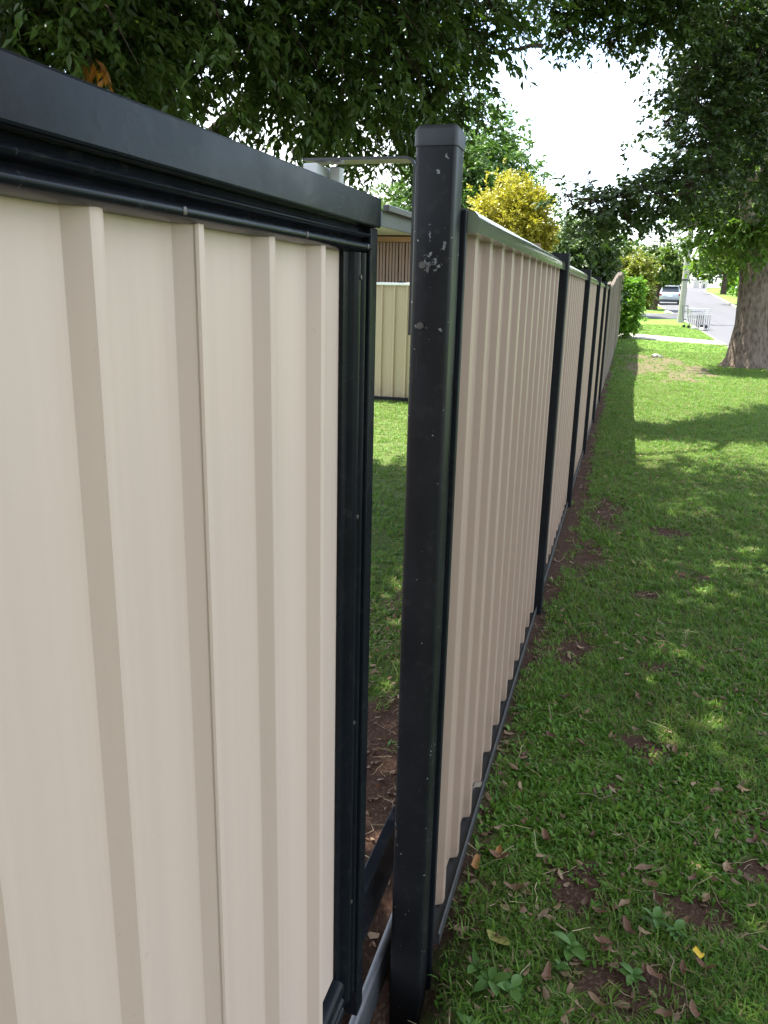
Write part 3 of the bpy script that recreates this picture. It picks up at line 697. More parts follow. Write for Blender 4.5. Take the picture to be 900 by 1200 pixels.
# large street tree on the verge
B_NEAR = [(-0.85, 11.30, 2.82, 0.20), (-0.56, 11.40, 2.79, 0.28), (-0.24, 11.50, 2.81, 0.33), (0.05, 11.60, 2.90, 0.35), (0.36, 12.00, 3.08, 0.40), (-0.64, 11.30, 3.15, 0.06), (-0.61, 11.30, 3.03, 0.09), (-0.43, 11.50, 2.56, 0.18), (-0.06, 11.60, 2.66, 0.20), (0.21, 11.80, 2.74, 0.15), (0.62, 12.00, 3.05, 0.20), (0.71, 12.50, 3.27, 0.51), (0.89, 13.00, 3.94, 0.64), (0.66, 12.50, 3.71, 0.26), (0.45, 12.40, 3.62, 0.16), (0.55, 12.50, 4.18, 0.26), (0.27, 12.30, 4.23, 0.14), (0.09, 12.20, 4.16, 0.08), (0.27, 12.30, 3.89, 0.11), (0.06, 12.20, 3.81, 0.06), (0.61, 12.50, 4.64, 0.24), (0.47, 12.50, 4.45, 0.18), (1.25, 13.50, 4.57, 0.83), (0.80, 13.00, 5.11, 0.69), (1.67, 14.00, 3.63, 0.74), (1.30, 14.00, 5.57, 1.01)]
B_SUN = [ (1.55, 20.50, 3.29, 0.75), (1.83, 20.50, 3.95, 0.80), (1.62, 21.50, 2.90, 0.32), (1.99, 22.00, 2.67, 0.50), (2.56, 20.50, 3.06, 0.60), (2.20, 20.30, 3.58, 0.80), (1.38, 21.00, 3.83, 0.50) ]
B_REST = [(3.9, 21.5, 4.4, 1.4), (4.8, 22.5, 6.0, 2.0), (3.4, 21.5, 7.5, 2.0), (5.8, 23, 5.0, 1.6), (3.2, 20.2, 5.4, 1.1)]
tree('street_tree', (2.93, 21.8, 0), 'large street tree with a thick flared trunk on the verge at right', 'tree',
     [(2.93, 21.8, .02), (2.90, 21.8, 1.1), (2.86, 21.8, 2.0), (2.84, 21.85, 2.7), (2.9, 21.9, 3.6)], [.43, .345, .335, .36, .26],
     [((2.72, 21.8, 2.35), (1.7, 21.9, 4.2), .20, .06), ((3.0, 21.8, 2.4), (3.6, 21.6, 4.8), .22, .08), ((2.75, 21.6, 3.0), (1.9, 14.6, 4.6), .15, .06), ((1.9, 14.8, 4.6), (.5, 12.2, 3.0), .05, .018), ((.55, 12.2, 3.0), (-.8, 11.35, 2.85), .018, .006), ((2.8, 21.6, 3.6), (1.8, 14.2, 6.2), .14, .03), ((1.5, 14.0, 4.8), (.2, 12.4, 4.2), .03, .008), ((3.0, 21.9, 3.6), (4.6, 22.5, 6.2), .14, .05)],
     B_SUN+B_REST, 46000, .15, M['leaf_street'], M['bark'], 5, root_flare=1.38, droop=.35, flat=.6, lines=True, aspect=.42, per=14, twig=.38, shell=.5)
stt = bpy.data.objects['street_tree']
lb = [tuple(np.array(l[:3])-np.array((2.93, 21.8, 0)))+tuple(l[3:]) for l in B_NEAR]
tag(inst('twigs', twig_mesh(lb, 420, M['bark_dark'], 29), stt), kind='stuff')
inst('crown', crown_mesh('crown', lb, 36000, .085, M['leaf_silhouette'], 28, droop=.3, aspect=.5, per=22, twig=.32, flat=.4, shell=.5), stt)
tree('street_tree', (3.62, 24.5, .05), 'second dark trunk standing just behind the large flared street tree', 'tree',
     [(3.62, 24.5, .05), (3.6, 24.5, 1.4), (3.66, 24.5, 3.2)], [.26, .22, .18], [((3.62, 24.5, 2.6), (4.6, 25, 4.6), .1, .03)],
     [(4.2, 25, 4.6, 1.6), (3.4, 25.5, 5.6, 1.5), (5.5, 26, 5.0, 1.7)], 14000, .19, M['leaf_street'], M['bark_dark'], 6, droop=.6, per=12)

tree('street_tree', (2.6, -5.5, 0), 'unseen broad tree added behind the viewpoint to darken reflections', 'tree',  # unseen tree, added to darken the gate ribs and black paint reflections
     [(2.6, -5.5, 0), (2.6, -5.5, 1.6), (2.5, -5.4, 3.2)], [.36, .3, .24], [((2.5, -5.4, 2.6), (.2, -5, 4.4), .14, .04), ((2.6, -5.4, 2.8), (4.6, -5, 4.8), .14, .04)],
     [(2.4, -5.5, 4.4, 3.0, 2.2, 2.2), (-.6, -5.2, 3.4, 2.2, 1.8, 1.9), (5.2, -5, 3.8, 2.2, 2.2, 1.9), (1.2, -4.4, 5.8, 3.2, 2.4, 1.6)], 8000, .30, M['leaf_yard'], M['bark_dark'], 33, droop=.6, aspect=.5, per=12, twig=.5)
def conic(cx, cy, z0, z1, r, k=7, pw=2.2):
    out = []
    for i in range(k):
        t = i/(k-1); rr = r*(1-.80*t**pw); nn_ = max(1, int(6*rr/r))
        for j in range(nn_):
            a = 6.283*j/nn_+i*1.3; out.append((cx+math.cos(a)*rr*.5, cy+math.sin(a)*rr*.5, z0+(z1-z0)*t, rr*.62, rr*.62, (z1-z0)/k*.85))
    return out
def gtree(name, label, x, y, h, r, n, size, mat, seed, z_low=.25, style='round', group=None, tr=.14, lean=0, **kw):
    g0 = float(grade(y)); rnd = random.Random(seed)
    if style == 'cone': lobes = conic(x, y, g0+h*z_low, g0+h*.97, r)
    else:
        lobes = [(x+lean, y, g0+h*(z_low+1)/2, r*.75, r*.75, h*(1-z_low)*.42)]
        for k in range(9):
            a = rnd.uniform(0, 6.28); e_ = rnd.uniform(-.8, .95); q = math.sqrt(1-e_*e_)
            lobes.append((x+lean+math.cos(a)*r*.68*q, y+math.sin(a)*r*.68*q, g0+h*(z_low+1)/2+e_*h*(1-z_low)*.36, r*rnd.uniform(.28, .46)))
    return tree(name, (x, y, g0), label, 'tree', [(x, y, g0), (x+lean*.5, y, g0+h*.3), (x+lean, y, g0+h*.62)], [tr, tr*.85, tr*.5],
                [((x+lean*.5, y, g0+h*.3), (x+lean+r*.5, y+r*.2, g0+h*.6), tr*.5, tr*.15), ((x+lean*.5, y, g0+h*.32), (x+lean-r*.5, y-r*.2, g0+h*.62), tr*.5, tr*.15)],
                lobes, n, size, mat, M['bark_dark'], seed, group=group, root_flare=1.25, **kw)
gtree('leafy_tree', 'tall pointed green tree standing behind the golden conifer', -6.2, 32, 8.6, 3.9, 150000, .17, M['leaf_green'], 11, .1, 'cone', droop=.2, aspect=.5)
gtree('golden_conifer', 'rounded golden yellow conifer rising above the fence', -2.95, 20, 4.5, 1.25, 90000, .075, M['leaf_gold'], 12, .02, 'round', droop=-.2, aspect=.55, per=10, twig=.13, shell=.3, ragged=.5)
gtree('leafy_tree', 'grey green bushy tree above the far end of the metal fence', -1.75, 26.5, 3.9, 1.55, 34000, .14, M['leaf_bush'], 13, .1, droop=.3, aspect=.5)
gtree('leafy_tree', 'grey green bushy tree between the golden conifer and the paling fence', -3.2, 27.5, 3.6, 1.35, 12000, .14, M['leaf_bush'], 14, .1, droop=.3, aspect=.5)
gtree('leafy_tree', 'yellow green rounded tree beyond the paling fence', -.25, 47, 3.5, 1.55, 26000, .17, M['leaf_lime'], 15, .06, droop=.3, aspect=.55)
gtree('verge_tree', 'small street tree with a leaning trunk beside the parked car', 1.6, 57.6, 4.2, 1.6, 14000, .22, M['leaf_mid'], 16, .40, tr=.24, lean=.25, droop=.4, aspect=.5)
gtree('verge_tree', 'second verge tree with dark trunk behind the leaning one', 1.3, 72, 3.9, 1.6, 10000, .26, M['leaf_mid'], 17, .35, tr=.26, droop=.4, aspect=.5)
gtree('verge_tree', 'street tree on the right kerb behind the big trunk', 8.9, 73, 5.6, 2.6, 14000, .26, M['leaf_mid'], 18, .32, tr=.32, droop=.4, aspect=.5)
gtree('verge_tree', 'slim street tree further along the right kerb', 11.2, 112, 6.6, 2.8, 12000, .35, M['leaf_mid'], 19, .34, tr=.34, droop=.4, aspect=.5)
gtree('tall_conifer', 'dark narrow conifer far along the street behind the power pole', 5.6, 125, 5.2, 1.3, 6000, .35, M['leaf_dark'], 20, .0, 'cone', droop=.2)
gtree('tall_conifer', 'dark conifer far behind the leaning street tree', 3.6, 138, 4.6, 1.4, 6000, .35, M['leaf_dark'], 21, .0, 'cone', droop=.2)
rb = random.Random(5)
far = [(-30, 60, 8, 4.5), (-22, 52, 7, 3.8), (-15, 58, 7, 4.0), (-9, 66, 6.5, 3.6), (-5, 80, 7, 3.8), (-1.5, 92, 6, 3.2), (1.0, 110, 4.2, 2.4), (-1, 150, 4.6, 3), (3, 170, 4.6, 3.2), (8, 185, 4.6, 3.2), (13.5, 188, 6, 3.8), (18, 182, 7.5, 4.2), (21, 165, 8, 4.5), (17.5, 140, 7, 3.8), (15, 118, 6.5, 3.2), (14.5, 96, 7, 3.4), (13.5, 62, 7, 3.4), (15, 48, 7.5, 3.6), (16, 34, 8, 4), (17, 20, 8, 4), (-42, 40, 9, 5), (-18, 34, 7.5, 3.6), (-12.5, 24, 3.4, 1.8), (27, 100, 10, 5)]
FAR_LABELS = ['wide green tree far to the left behind the slat screened house', 'green tree behind the house and left of the pointed tree', 'green tree behind the tall pointed tree', 'green tree behind the orange tiled roof',
 'green tree behind the golden conifer', 'green tree rising behind the paling fence', 'green tree behind the yellow green rounded tree', 'far green tree above the yellow green rounded tree', 'far green tree behind the leaning street tree',
 'green tree closing the far end of the street behind the pole', 'green tree directly behind the white garden wall', 'green tree just right of the white garden wall', 'far green tree behind the slim street tree', 'green tree between the slim street tree and the white wall',
 'green tree behind the garden shrubs on the right', 'green tree above the garden shrubs on the right', 'green tree beside the right kerb hidden by the big trunk', 'green tree across the road right of the big trunk', 'nearer green tree across the road at the right edge', 'nearest green tree across the road outside right',
 'tall green tree farthest left beyond the yard', 'green tree left of the house roof behind the yard', 'nearest green tree behind the yard house', 'large green tree far right beyond the street']
for k, (x, y, h, r) in enumerate(far):
    mat = M[('leaf_mid', 'leaf_green', 'leaf_street', 'leaf_bush')[k % 4]]
    gtree('background_tree', FAR_LABELS[k], x, y, h, r, 5200, .42 if y > 45 else .3, mat, 40+k, .08, group='background trees', tr=.2, droop=.35, aspect=.55)
def shrub(name, label, x, y, h, r, n, size, mat, seed, group=None, **kw):
    g0 = float(grade(y)); root = empty(name, (x, y, g0), label, 'shrub', group); rnd = random.Random(seed)
    st = MB()
    for k in range(5): st.tube(wavy((0, 0, -.05), (rnd.uniform(-.5, .5)*r, rnd.uniform(-.5, .5)*r, h*.75), 4, .08, seed+k), [.016, .014, .012, .009, .006], 6)
    st.build('stems', M['bark_dark'], root)
    lobes = [(0, 0, h*.5, r*.8, r*.8, h*.45)]+[(rnd.uniform(-.6, .6)*r, rnd.uniform(-.6, .6)*r, h*rnd.uniform(.2, .88), r*rnd.uniform(.3, .5)) for _ in range(8)]
    inst('foliage', crown_mesh('foliage', lobes, n, size, mat, seed, **kw), root); return root
shrub('shrub', 'bright green shrub at the end of the paling fence', -.02, 31.0, 2.1, .50, 8500, .115, M['leaf_bright'], 71, droop=.4, aspect=.55, twig=.22, per=10)
for k, (x, y, lab) in enumerate([(11.4, 84, 'bright green garden shrub just right of the kerb street tree'), (12.6, 92, 'middle bright green garden shrub of the group beyond the right kerb'), (12.3, 101, 'farther bright green shrub beside the slim street tree'), (11.0, 62, 'nearest bright green garden shrub beyond the right kerb'), (12.8, 120, 'farthest bright green garden shrub beyond the right kerb')]):
    shrub('hedge_shrub', lab, x, y, 2.0+.3*(k % 3), 1.3, 3000, .25, M['leaf_bright'], 80+k, 'garden shrubs beyond the right kerb', droop=.3, aspect=.55)

# ------------------------------------------------------------------ street furniture and far things
def power_pole(x, y, h, r, label, arm=True, band=True, rz=.6):
    g0 = float(grade(y)); root = empty('power_pole', (x, y, g0), label, 'power pole', rz=rz)
    MB().tube([(0, 0, -.4), (0, 0, h*.5), (0, 0, h)], [r, r*.86, r*.7], 14).build('pole_shaft', M['pole'], root, smooth=60)
    if band: MB().tube([(0, 0, 1.95), (0, 0, 2.03)], r*1.02, 14).build('band', M['dark_plastic'], root)
    if arm:
        MB().box(-1.1, 1.1, r*.75, r*.75+.09, h-.75, h-.63).build('crossarm', M['pole'], root)
        MB().box(-.8, .8, r*.75, r*.75+.09, h-1.65, h-1.55).build('crossarm', M['pole'], root)
        ins = MB().tube([(0, 0, 0), (0, 0, .06), (0, 0, .07), (0, 0, .16)], [.03, .03, .055, .04], 8).mesh('insulator', M['nylon'])
        for q in (-1.0, -.55, .55, 1.0): inst('insulator', ins, root, (q, r*.75+.045, h-.63))
    return root
power_pole(2.5, 42.7, 8.4, .158, 'weathered grey power pole with a dark band standing at the road edge', rz=.2)
power_pole(2.65, 95, 7.2, .16, 'distant power pole with crossarm seen above the small street tree', band=False, rz=.3)
# overhead lines between the two poles
for q, lab in ((-1.0, 'leftmost'), (-.55, 'second from left'), (.55, 'third from left'), (1.0, 'rightmost')):
    a = Vector((2.5+q*math.cos(.2), 42.7+q*math.sin(.2), float(grade(42.7))+7.95)); b = Vector((2.65+q*math.cos(.3), 95+q*math.sin(.3), float(grade(95))+6.75))
    pts = [a.lerp(b, t/16)-Vector((0, 0, .9*4*(t/16)*(1-t/16))) for t in range(17)]
    tag(MB().tube(pts, .009, 4).build('power_line', M['dark_plastic']), 'thin power line between the two power poles, '+lab, 'power line', 'overhead lines')

# parked car, rear towards the camera
cg = float(grade(68.5)); car = empty('parked_car', (3.05, 68.6, cg-.05), 'silver white hatchback parked at the left kerb with its rear facing', 'car', rz=-.02)
car.rotation_euler[0] = math.atan(.026)
def loft(secs):
    mb = MB(); n = len(secs[0]); vs = []
    for s_ in secs: vs += s_
    fs = [(i*n+k, i*n+(k+1) % n, (i+1)*n+(k+1) % n, (i+1)*n+k) for i in range(len(secs)-1) for k in range(n)]
    fs += [tuple(range(n-1, -1, -1)), tuple(range((len(secs)-1)*n, len(secs)*n))]
    return mb.add(vs, fs)
def sec(y, w, z0, zb, zs=None):
    zm = (z0+zb)*.5
    return [(-w*.86, y, z0), (w*.86, y, z0), (w*.97, y, z0+.12), (w, y, zm), (w*.97, y, zb-.06), (w*.90, y, zb), (-w*.90, y, zb), (-w*.97, y, zb-.06), (-w, y, zm), (-w*.97, y, z0+.12)]
loft([sec(0, .78, .34, .86), sec(.08, .85, .27, .94), sec(.6, .89, .22, .97), (sec(2.2, .89, .2, .95)), sec(3.3, .88, .22, .92), sec(4.0, .82, .26, .80), sec(4.3, .66, .32, .66)]).build('body', M['car_paint'], car, smooth=50)
def cab(y, w, z, wb=.80): return [(-wb, y[0], .93), (wb, y[0], .93), (w, y[1], z), (-w, y[1], z)]
loft([cab((.22, .62), .56, 1.42, .78), cab((.6, .85), .60, 1.46, .80), cab((2.0, 1.9), .60, 1.46, .80), cab((3.15, 2.35), .56, 1.40, .78)]).build('cabin', M['car_paint'], car, smooth=40)
rw = MB(); rw.add([(-.66, .262, 1.0), (.66, .262, 1.0), (.50, .548, 1.36), (-.50, .548, 1.36)], [(0, 1, 2, 3)]); rw.build('rear_window', M['glass'], car).location = (0, -.012, .004)
for s_ in (-1, 1):
    MB().add([(s_*.806, .55, .99), (s_*.806, 2.9, .97), (s_*.63, 2.2, 1.38), (s_*.63, .85, 1.38)], [(0, 1, 2, 3)]).build('side_window', M['glass'], car).location = (s_*.006, 0, 0)
    MB().box(s_*.73-.11, s_*.73+.11, -.015, .10, .70, .87).build('tail_light', M['red_lens'], car, bevel=.02)
    MB().box(s_*.95-.09, s_*.95+.07, 2.6, 2.72, .95, 1.08).build('mirror', M['car_paint'], car, bevel=.02)
    for yw in (.85, 3.4):
        w_ = MB().tube([(s_*.70, yw, .31), (s_*.88, yw, .31)], .31, 18).build('wheel', M['tyre'], car, smooth=40)
        MB().tube([(s_*.882, yw, .31), (s_*.892, yw, .31)], .20, 14).build('rim', M['rim'], w_)
MB().box(-.80, .80, -.05, .10, .26, .42).build('rear_bumper', M['dark_plastic'], car, bevel=.03)
MB().box(-.19, .19, -.022, .02, .64, .74).build('number_plate', M['plate'], car)
MB().box(-.70, .70, .38, .62, 1.435, 1.46).build('spoiler', M['car_paint'], car, bevel=.01)

# shopping trolley left beside the pole
tg = float(grade(38.4)); tro = empty('shopping_trolley', (2.9, 38.4, tg+.01), 'white wire shopping trolley abandoned on the grass beside the power pole', 'trolley', rz=rad(-70))
bk = MB()
def bask(t, h): # basket corners tapering
    w0, w1 = .24+.04*h, .24+.04*h
    return [(-w0, -.42-.0*h, .42+h*.4), (w0, -.42, .42+h*.4), (w1*.8, .40+.06*h, .50+h*.32), (-w1*.8, .40+.06*h, .50+h*.32)]
for h in (0, .25, .5, .75, 1):
    q = bask(0, h)
    for i in range(4): bk.tube([q[i], q[(i+1) % 4]], .009, 5)
lo, hi = bask(0, 0), bask(0, 1)
for i in range(4):
    for t in np.linspace(0, 1, 8):
        a = Vector(lo[i]).lerp(Vector(lo[(i+1) % 4]), t); b = Vector(hi[i]).lerp(Vector(hi[(i+1) % 4]), t); bk.tube([a, b], .006, 4)
for t in np.linspace(0, 1, 9):
    bk.tube([Vector(lo[0]).lerp(Vector(lo[3]), t), Vector(lo[1]).lerp(Vector(lo[2]), t)], .006, 4)
bk.build('basket', M['wire'], tro)
fr = MB()
for s_ in (-1, 1):
    fr.tube([(s_*.22, .40, .14), (s_*.24, -.40, .16), (s_*.25, -.50, .45), (s_*.26, -.56, .92)], .014, 6)
fr.tube([(-.23, -.38, .16), (.23, -.38, .16)], .012, 6); fr.build('frame', M['dark_plastic'], tro)
MB().tube([(-.29, -.57, .93), (.29, -.57, .93)], .022, 8).build('handle', M['dark_plastic'], tro)
MB().box(-.22, .22, -.40, -.385, .62, .80).build('seat_flap', M['wire'], tro)
wm = MB().tube([(-.014, 0, 0), (.014, 0, 0)], .065, 12).mesh('wheel', M['tyre'])
for a, b in ((-.22, .38), (.22, .38), (-.24, -.42), (.24, -.42)): inst('wheel', wm, tro, (a, b, .066))
# dark crate of junk beside the trolley
jg = float(grade(37.9)); jk = empty('wire_crate', (3.0, 37.75, jg), 'dark wire crate lying against the trolley at the road edge', 'crate', rz=.5)
mb = MB()
for z in (.02, .2, .4, .58):
    for (a, b) in (((-.3, -.25), (.3, -.25)), ((.3, -.25), (.3, .25)), ((.3, .25), (-.3, .25)), ((-.3, .25), (-.3, -.25))): mb.tube([(a[0], a[1], z), (b[0], b[1], z)], .014, 4)
mb.build('hoops', M['galv'], jk); mb = MB()
for t in np.linspace(-.3, .3, 7):
    for s_ in (-.25, .25): mb.tube([(t, s_, .02), (t, s_, .58)], .010, 4)
mb.build('uprights', M['dark_plastic'], jk)
MB().box(-.29, .29, -.24, .24, .0, .03).build('floor_panel', M['dark_plastic'], jk)
def rock(seed, s):
    r = np.random.default_rng(seed); import bmesh
    bm = bmesh.new(); bmesh.ops.create_icosphere(bm, subdivisions=2, radius=1)
    for v in bm.verts:
        k = 1+.25*math.sin(v.co.x*3+seed)+.2*math.cos(v.co.y*4+seed*2); v.co = Vector((v.co.x*s*k, v.co.y*s*.8*k, v.co.z*s*.6*k))
    me_ = bpy.data.meshes.new('stone'); bm.to_mesh(me_); bm.free(); me_.materials.append(M['stone']); return me_
for k, (x, y, s, lab) in enumerate([(2.75, 37.5, .15, 'pale stone on the grass edge just in front of the trolley'), (3.05, 37.0, .13, 'pale stone at the road edge right of the trolley'), (2.3, 52.4, .2, 'pale stone on the corner of the side road before the leaning tree'), (.9, 23.6, .13, 'pale flat stone lying at the back of the bare dry patch')]):
    tag(inst('stone', rock(k+1, s), None, (x, y, float(grade(y))+.03)), lab, 'stone')
# white house front at the end of the street
wh = empty('white_wall', (12.3, 162, float(grade(162))), 'white rendered garden wall with a gap at the far end of the street', 'wall')
MB().box(-1.25, -.25, 0, .3, -.3, 1.35).build('wall_panel', M['white_wall'], wh, bevel=.02); MB().box(.0, 1.2, .05, .35, -.3, 1.35).build('wall_panel', M['white_wall'], wh, bevel=.02)
MB().box(-1.35, -1.05, -.06, .36, -.3, 1.05).build('pier', M['white_wall'], wh); MB().box(.45, .62, -.07, .04, -.3, .7).build('letterbox', M['dark_gap'], wh)

# ------------------------------------------------------------------ grass blades
src = bpy.data.collections.new('grass_sources')
def tuft(seed, nb, hgt, wid, spread, flat=.6, segs=2, broad=False):
    r = np.random.default_rng(seed); V = []; Fq = []; tint = []
    for b in range(nb):
        a = r.uniform(0, 6.283); ro = spread*math.sqrt(r.random()); x, y = ro*math.cos(a), ro*math.sin(a)
        az = r.uniform(0, 6.283); d = np.array([math.cos(az), math.sin(az), 0]); h = hgt*r.uniform(.5, 1.25); w = wid*r.uniform(.7, 1.2); sd = np.array([-d[1], d[0], 0])
        tilt = r.uniform(.15, 1.0)*flat; p = np.array([x, y, -.004]); base = len(V); el = math.pi/2-tilt*.8
        tt = r.random()
        prof = [.8, 1.0, .55] if not broad else [.25, 1.0, .75]
        for s in range(segs+1):
            if s == segs: V.append(p)
            else: V += [p-sd*w*.5*prof[s], p+sd*w*.5*prof[s]]
            p = p+(d*math.cos(el)+np.array([0, 0, 1])*math.sin(el))*h/segs; el -= tilt*.9
        for s in range(segs-1): Fq += [(base+2*s, base+2*s+1, base+2*s+3), (base+2*s, base+2*s+3, base+2*s+2)]
        e_ = base+2*(segs-1); Fq.append((e_, e_+1, e_+2)); tint += [tt]*(2*(segs-1)+1)
    return np_mesh('tuft', np.array(V), np.array(Fq), M['grass'], {'tint': tint})
for k in range(6): src.objects.link(bpy.data.objects.new('tuft_%d' % k, tuft(k, 13, .042, .0042, .028, .9+.1*(k % 3), 3)))
src2 = bpy.data.collections.new('clover_sources')
for k in range(4): src2.objects.link(bpy.data.objects.new('sprig_%d' % k, tuft(50+k, 12, .024, .013, .03, 1.5, 2, True)))
def gn_scatter(name, P, rot, scl, idx_, coll, label):
    me_ = bpy.data.meshes.new(name); me_.vertices.add(len(P)); me_.vertices.foreach_set('co', np.asarray(P, np.float32).ravel())
    a = me_.attributes.new('rot', 'FLOAT_VECTOR', 'POINT'); a.data.foreach_set('vector', np.asarray(rot, np.float32).ravel())
    a = me_.attributes.new('scl', 'FLOAT', 'POINT'); a.data.foreach_set('value', np.asarray(scl, np.float32))
    a = me_.attributes.new('idx', 'INT', 'POINT'); a.data.foreach_set('value', np.asarray(idx_, np.int32))
    o_ = inst(name, me_); ng = bpy.data.node_groups.new(name, 'GeometryNodeTree')
    ng.interface.new_socket('Geometry', in_out='INPUT', socket_type='NodeSocketGeometry'); ng.interface.new_socket('Geometry', in_out='OUTPUT', socket_type='NodeSocketGeometry')
    N = ng.nodes.new; gi = N('NodeGroupInput'); go = N('NodeGroupOutput'); ip = N('GeometryNodeInstanceOnPoints'); ci = N('GeometryNodeCollectionInfo')
    ci.inputs['Collection'].default_value = coll; ci.inputs['Separate Children'].default_value = True; ci.inputs['Reset Children'].default_value = True
    def na(n_, t):
        q = N('GeometryNodeInputNamedAttribute'); q.data_type = t; q.inputs['Name'].default_value = n_; return [s for s in q.outputs if s.enabled and s.name == 'Attribute'][0]
    er = N('FunctionNodeEulerToRotation'); ln_ = ng.links.new
    ln_(na('rot', 'FLOAT_VECTOR'), er.inputs[0]); ln_(er.outputs[0], ip.inputs['Rotation']); ln_(na('scl', 'FLOAT'), ip.inputs['Scale'])
    ip.inputs['Pick Instance'].default_value = True; ln_(na('idx', 'INT'), ip.inputs['Instance Index'])
    ln_(gi.outputs[0], ip.inputs['Points']); ln_(ci.outputs[0], ip.inputs['Instance']); ln_(ip.outputs[0], go.inputs[0])
    md = o_.modifiers.new('scatter', 'NODES'); md.node_group = ng
    return tag(o_, label, kind='stuff')
rng = np.random.default_rng(21)
PX, PY_ = [], []
def band(y0, y1, xl, xr, dens):
    w = max(xr(y0), xr(y1))-min(xl(y0), xl(y1)); n_ = int(dens*w*(y1-y0)); x = rng.uniform(min(xl(y0), xl(y1)), max(xr(y0), xr(y1)), n_); y = rng.uniform(y0, y1, n_)
    k_ = (x > np.interp(y, [y0, y1], [xl(y0), xl(y1)]))*(x < np.interp(y, [y0, y1], [xr(y0), xr(y1)])); PX.append(x[k_]); PY_.append(y[k_])
xr = lambda y: min(.42*y+1.0, 3.3)
xl = lambda y: -.29
for (a, b, dn) in ((.7, 2.6, 3000), (2.6, 4.5, 2200), (4.5, 7, 1400), (7, 11, 850), (11, 17, 480), (17, 26, 260), (26, 40, 90)): band(a, b, xl, xr, dn)
for (a, b, dn) in ((2.4, 5, 800), (5, 8, 500), (8, 12, 350)): band(a, b, lambda y: -.36*y-.9, lambda y: -.12*y-.35 if y > 3.5 else -.42, dn)
gx_ = np.concatenate(PX); gy_ = np.concatenate(PY_)
so = soil_f(gx_, gy_); dr = dry_f(gx_, gy_)
thin = fbm(gx_*4, gy_*4, 61)
keep = rng.random(len(gx_)) < np.clip(1.08-1.25*so, .03, 1)*np.clip(.6+1.3*(thin-.22), .4, 1)
keep &= ~((gy_ > 28.9) & (gy_ < 33.8) & (gy_ > 31.0-.5*(gx_+.3)-.3) & (gy_ < 33.6-.83*(gx_+.3)+.2))
keep &= gx_ < road_l(gy_)-.18
gx_, gy_ = gx_[keep], gy_[keep]; n_ = len(gx_)
dist = np.hypot(gx_, gy_); big = .75+.5*fbm(gx_*2.2, gy_*2.2, 91)+.5*sstep(4, 20, dist)+.5*sstep(15, 35, dist)
sel = rng.random(n_) < np.clip(.16+.9*sstep(.5, .62, fbm(gx_*2.6, gy_*2.6, 123))*sstep(4.5, 2.5, gy_), 0, .85)
Pp = np.stack([gx_, gy_, gz(gx_, gy_)], 1); Rt = np.stack([rng.normal(size=n_)*.12, rng.normal(size=n_)*.12, rng.random(n_)*6.283], 1); Sc = big*(.7+.6*rng.random(n_))
g_ = ~sel
gn_scatter('grass', Pp[g_], Rt[g_], Sc[g_], rng.integers(0, 6, g_.sum()), src, 'short patchy lawn grass')
gn_scatter('ground_cover', Pp[sel], Rt[sel], Sc[sel], rng.integers(0, 4, sel.sum()), src2, 'small round leaved clover and creeping weeds among the grass')

# crumbled leaf litter and straw between the grass
src3 = bpy.data.collections.new('litter_sources')
def scrap(seed, mat):
    r = random.Random(seed); n = 5; V = [(0, 0, .003)]
    for k in range(n): a = 6.283*k/n; q = r.uniform(.5, 1.0)*.011; V.append((q*math.cos(a)*1.6, q*math.sin(a)*.8, r.uniform(-.003, .006)))
    return np_mesh('scrap', np.array(V), np.array([(0, 1+k, 1+(k+1) % n) for k in range(n)]), mat)
for k in range(4): src3.objects.link(bpy.data.objects.new('scrap_%d' % k, scrap(k, M['dead1'] if k % 2 else M['dead2'])))
def straw(seed):
    mb = MB(); mb.tube(wavy((-.035, 0, 0), (.035, 0, .004), 4, .08, seed), .0007, 3); return mb.mesh('straw', M['straw'])
for k in range(2): src3.objects.link(bpy.data.objects.new('straw_%d' % k, straw(k)))
lx = rng.uniform(-.32, 3.2, 26000); ly = .9+9.5*rng.random(26000)**1.5
lk = (lx < .42*ly+.7)*(rng.random(26000) < np.clip(.05+.9*sstep(.45, .65, fbm(lx*2.3, ly*2.3, 201))+.6*soil_f(lx, ly), 0, 1)*.42)
lx, ly = lx[lk], ly[lk]; n_ = len(lx)
yx = rng.uniform(-1.6, -.42, 1500); yy_ = rng.uniform(1.7, 4.0, 1500); lx = np.concatenate([lx, yx]); ly = np.concatenate([ly, yy_]); n_ = len(lx)
gn_scatter('leaf_litter', np.stack([lx, ly, gz(lx, ly)+.006+.016*rng.random(n_)*(soil_f(lx, ly) < .4)], 1), np.stack([rng.normal(size=n_)*.4, rng.normal(size=n_)*.4, rng.random(n_)*6.283], 1), .5+1.0*rng.random(n_), rng.integers(0, 6, n_), src3, 'crumbled brown leaf litter and dry straw in the grass')

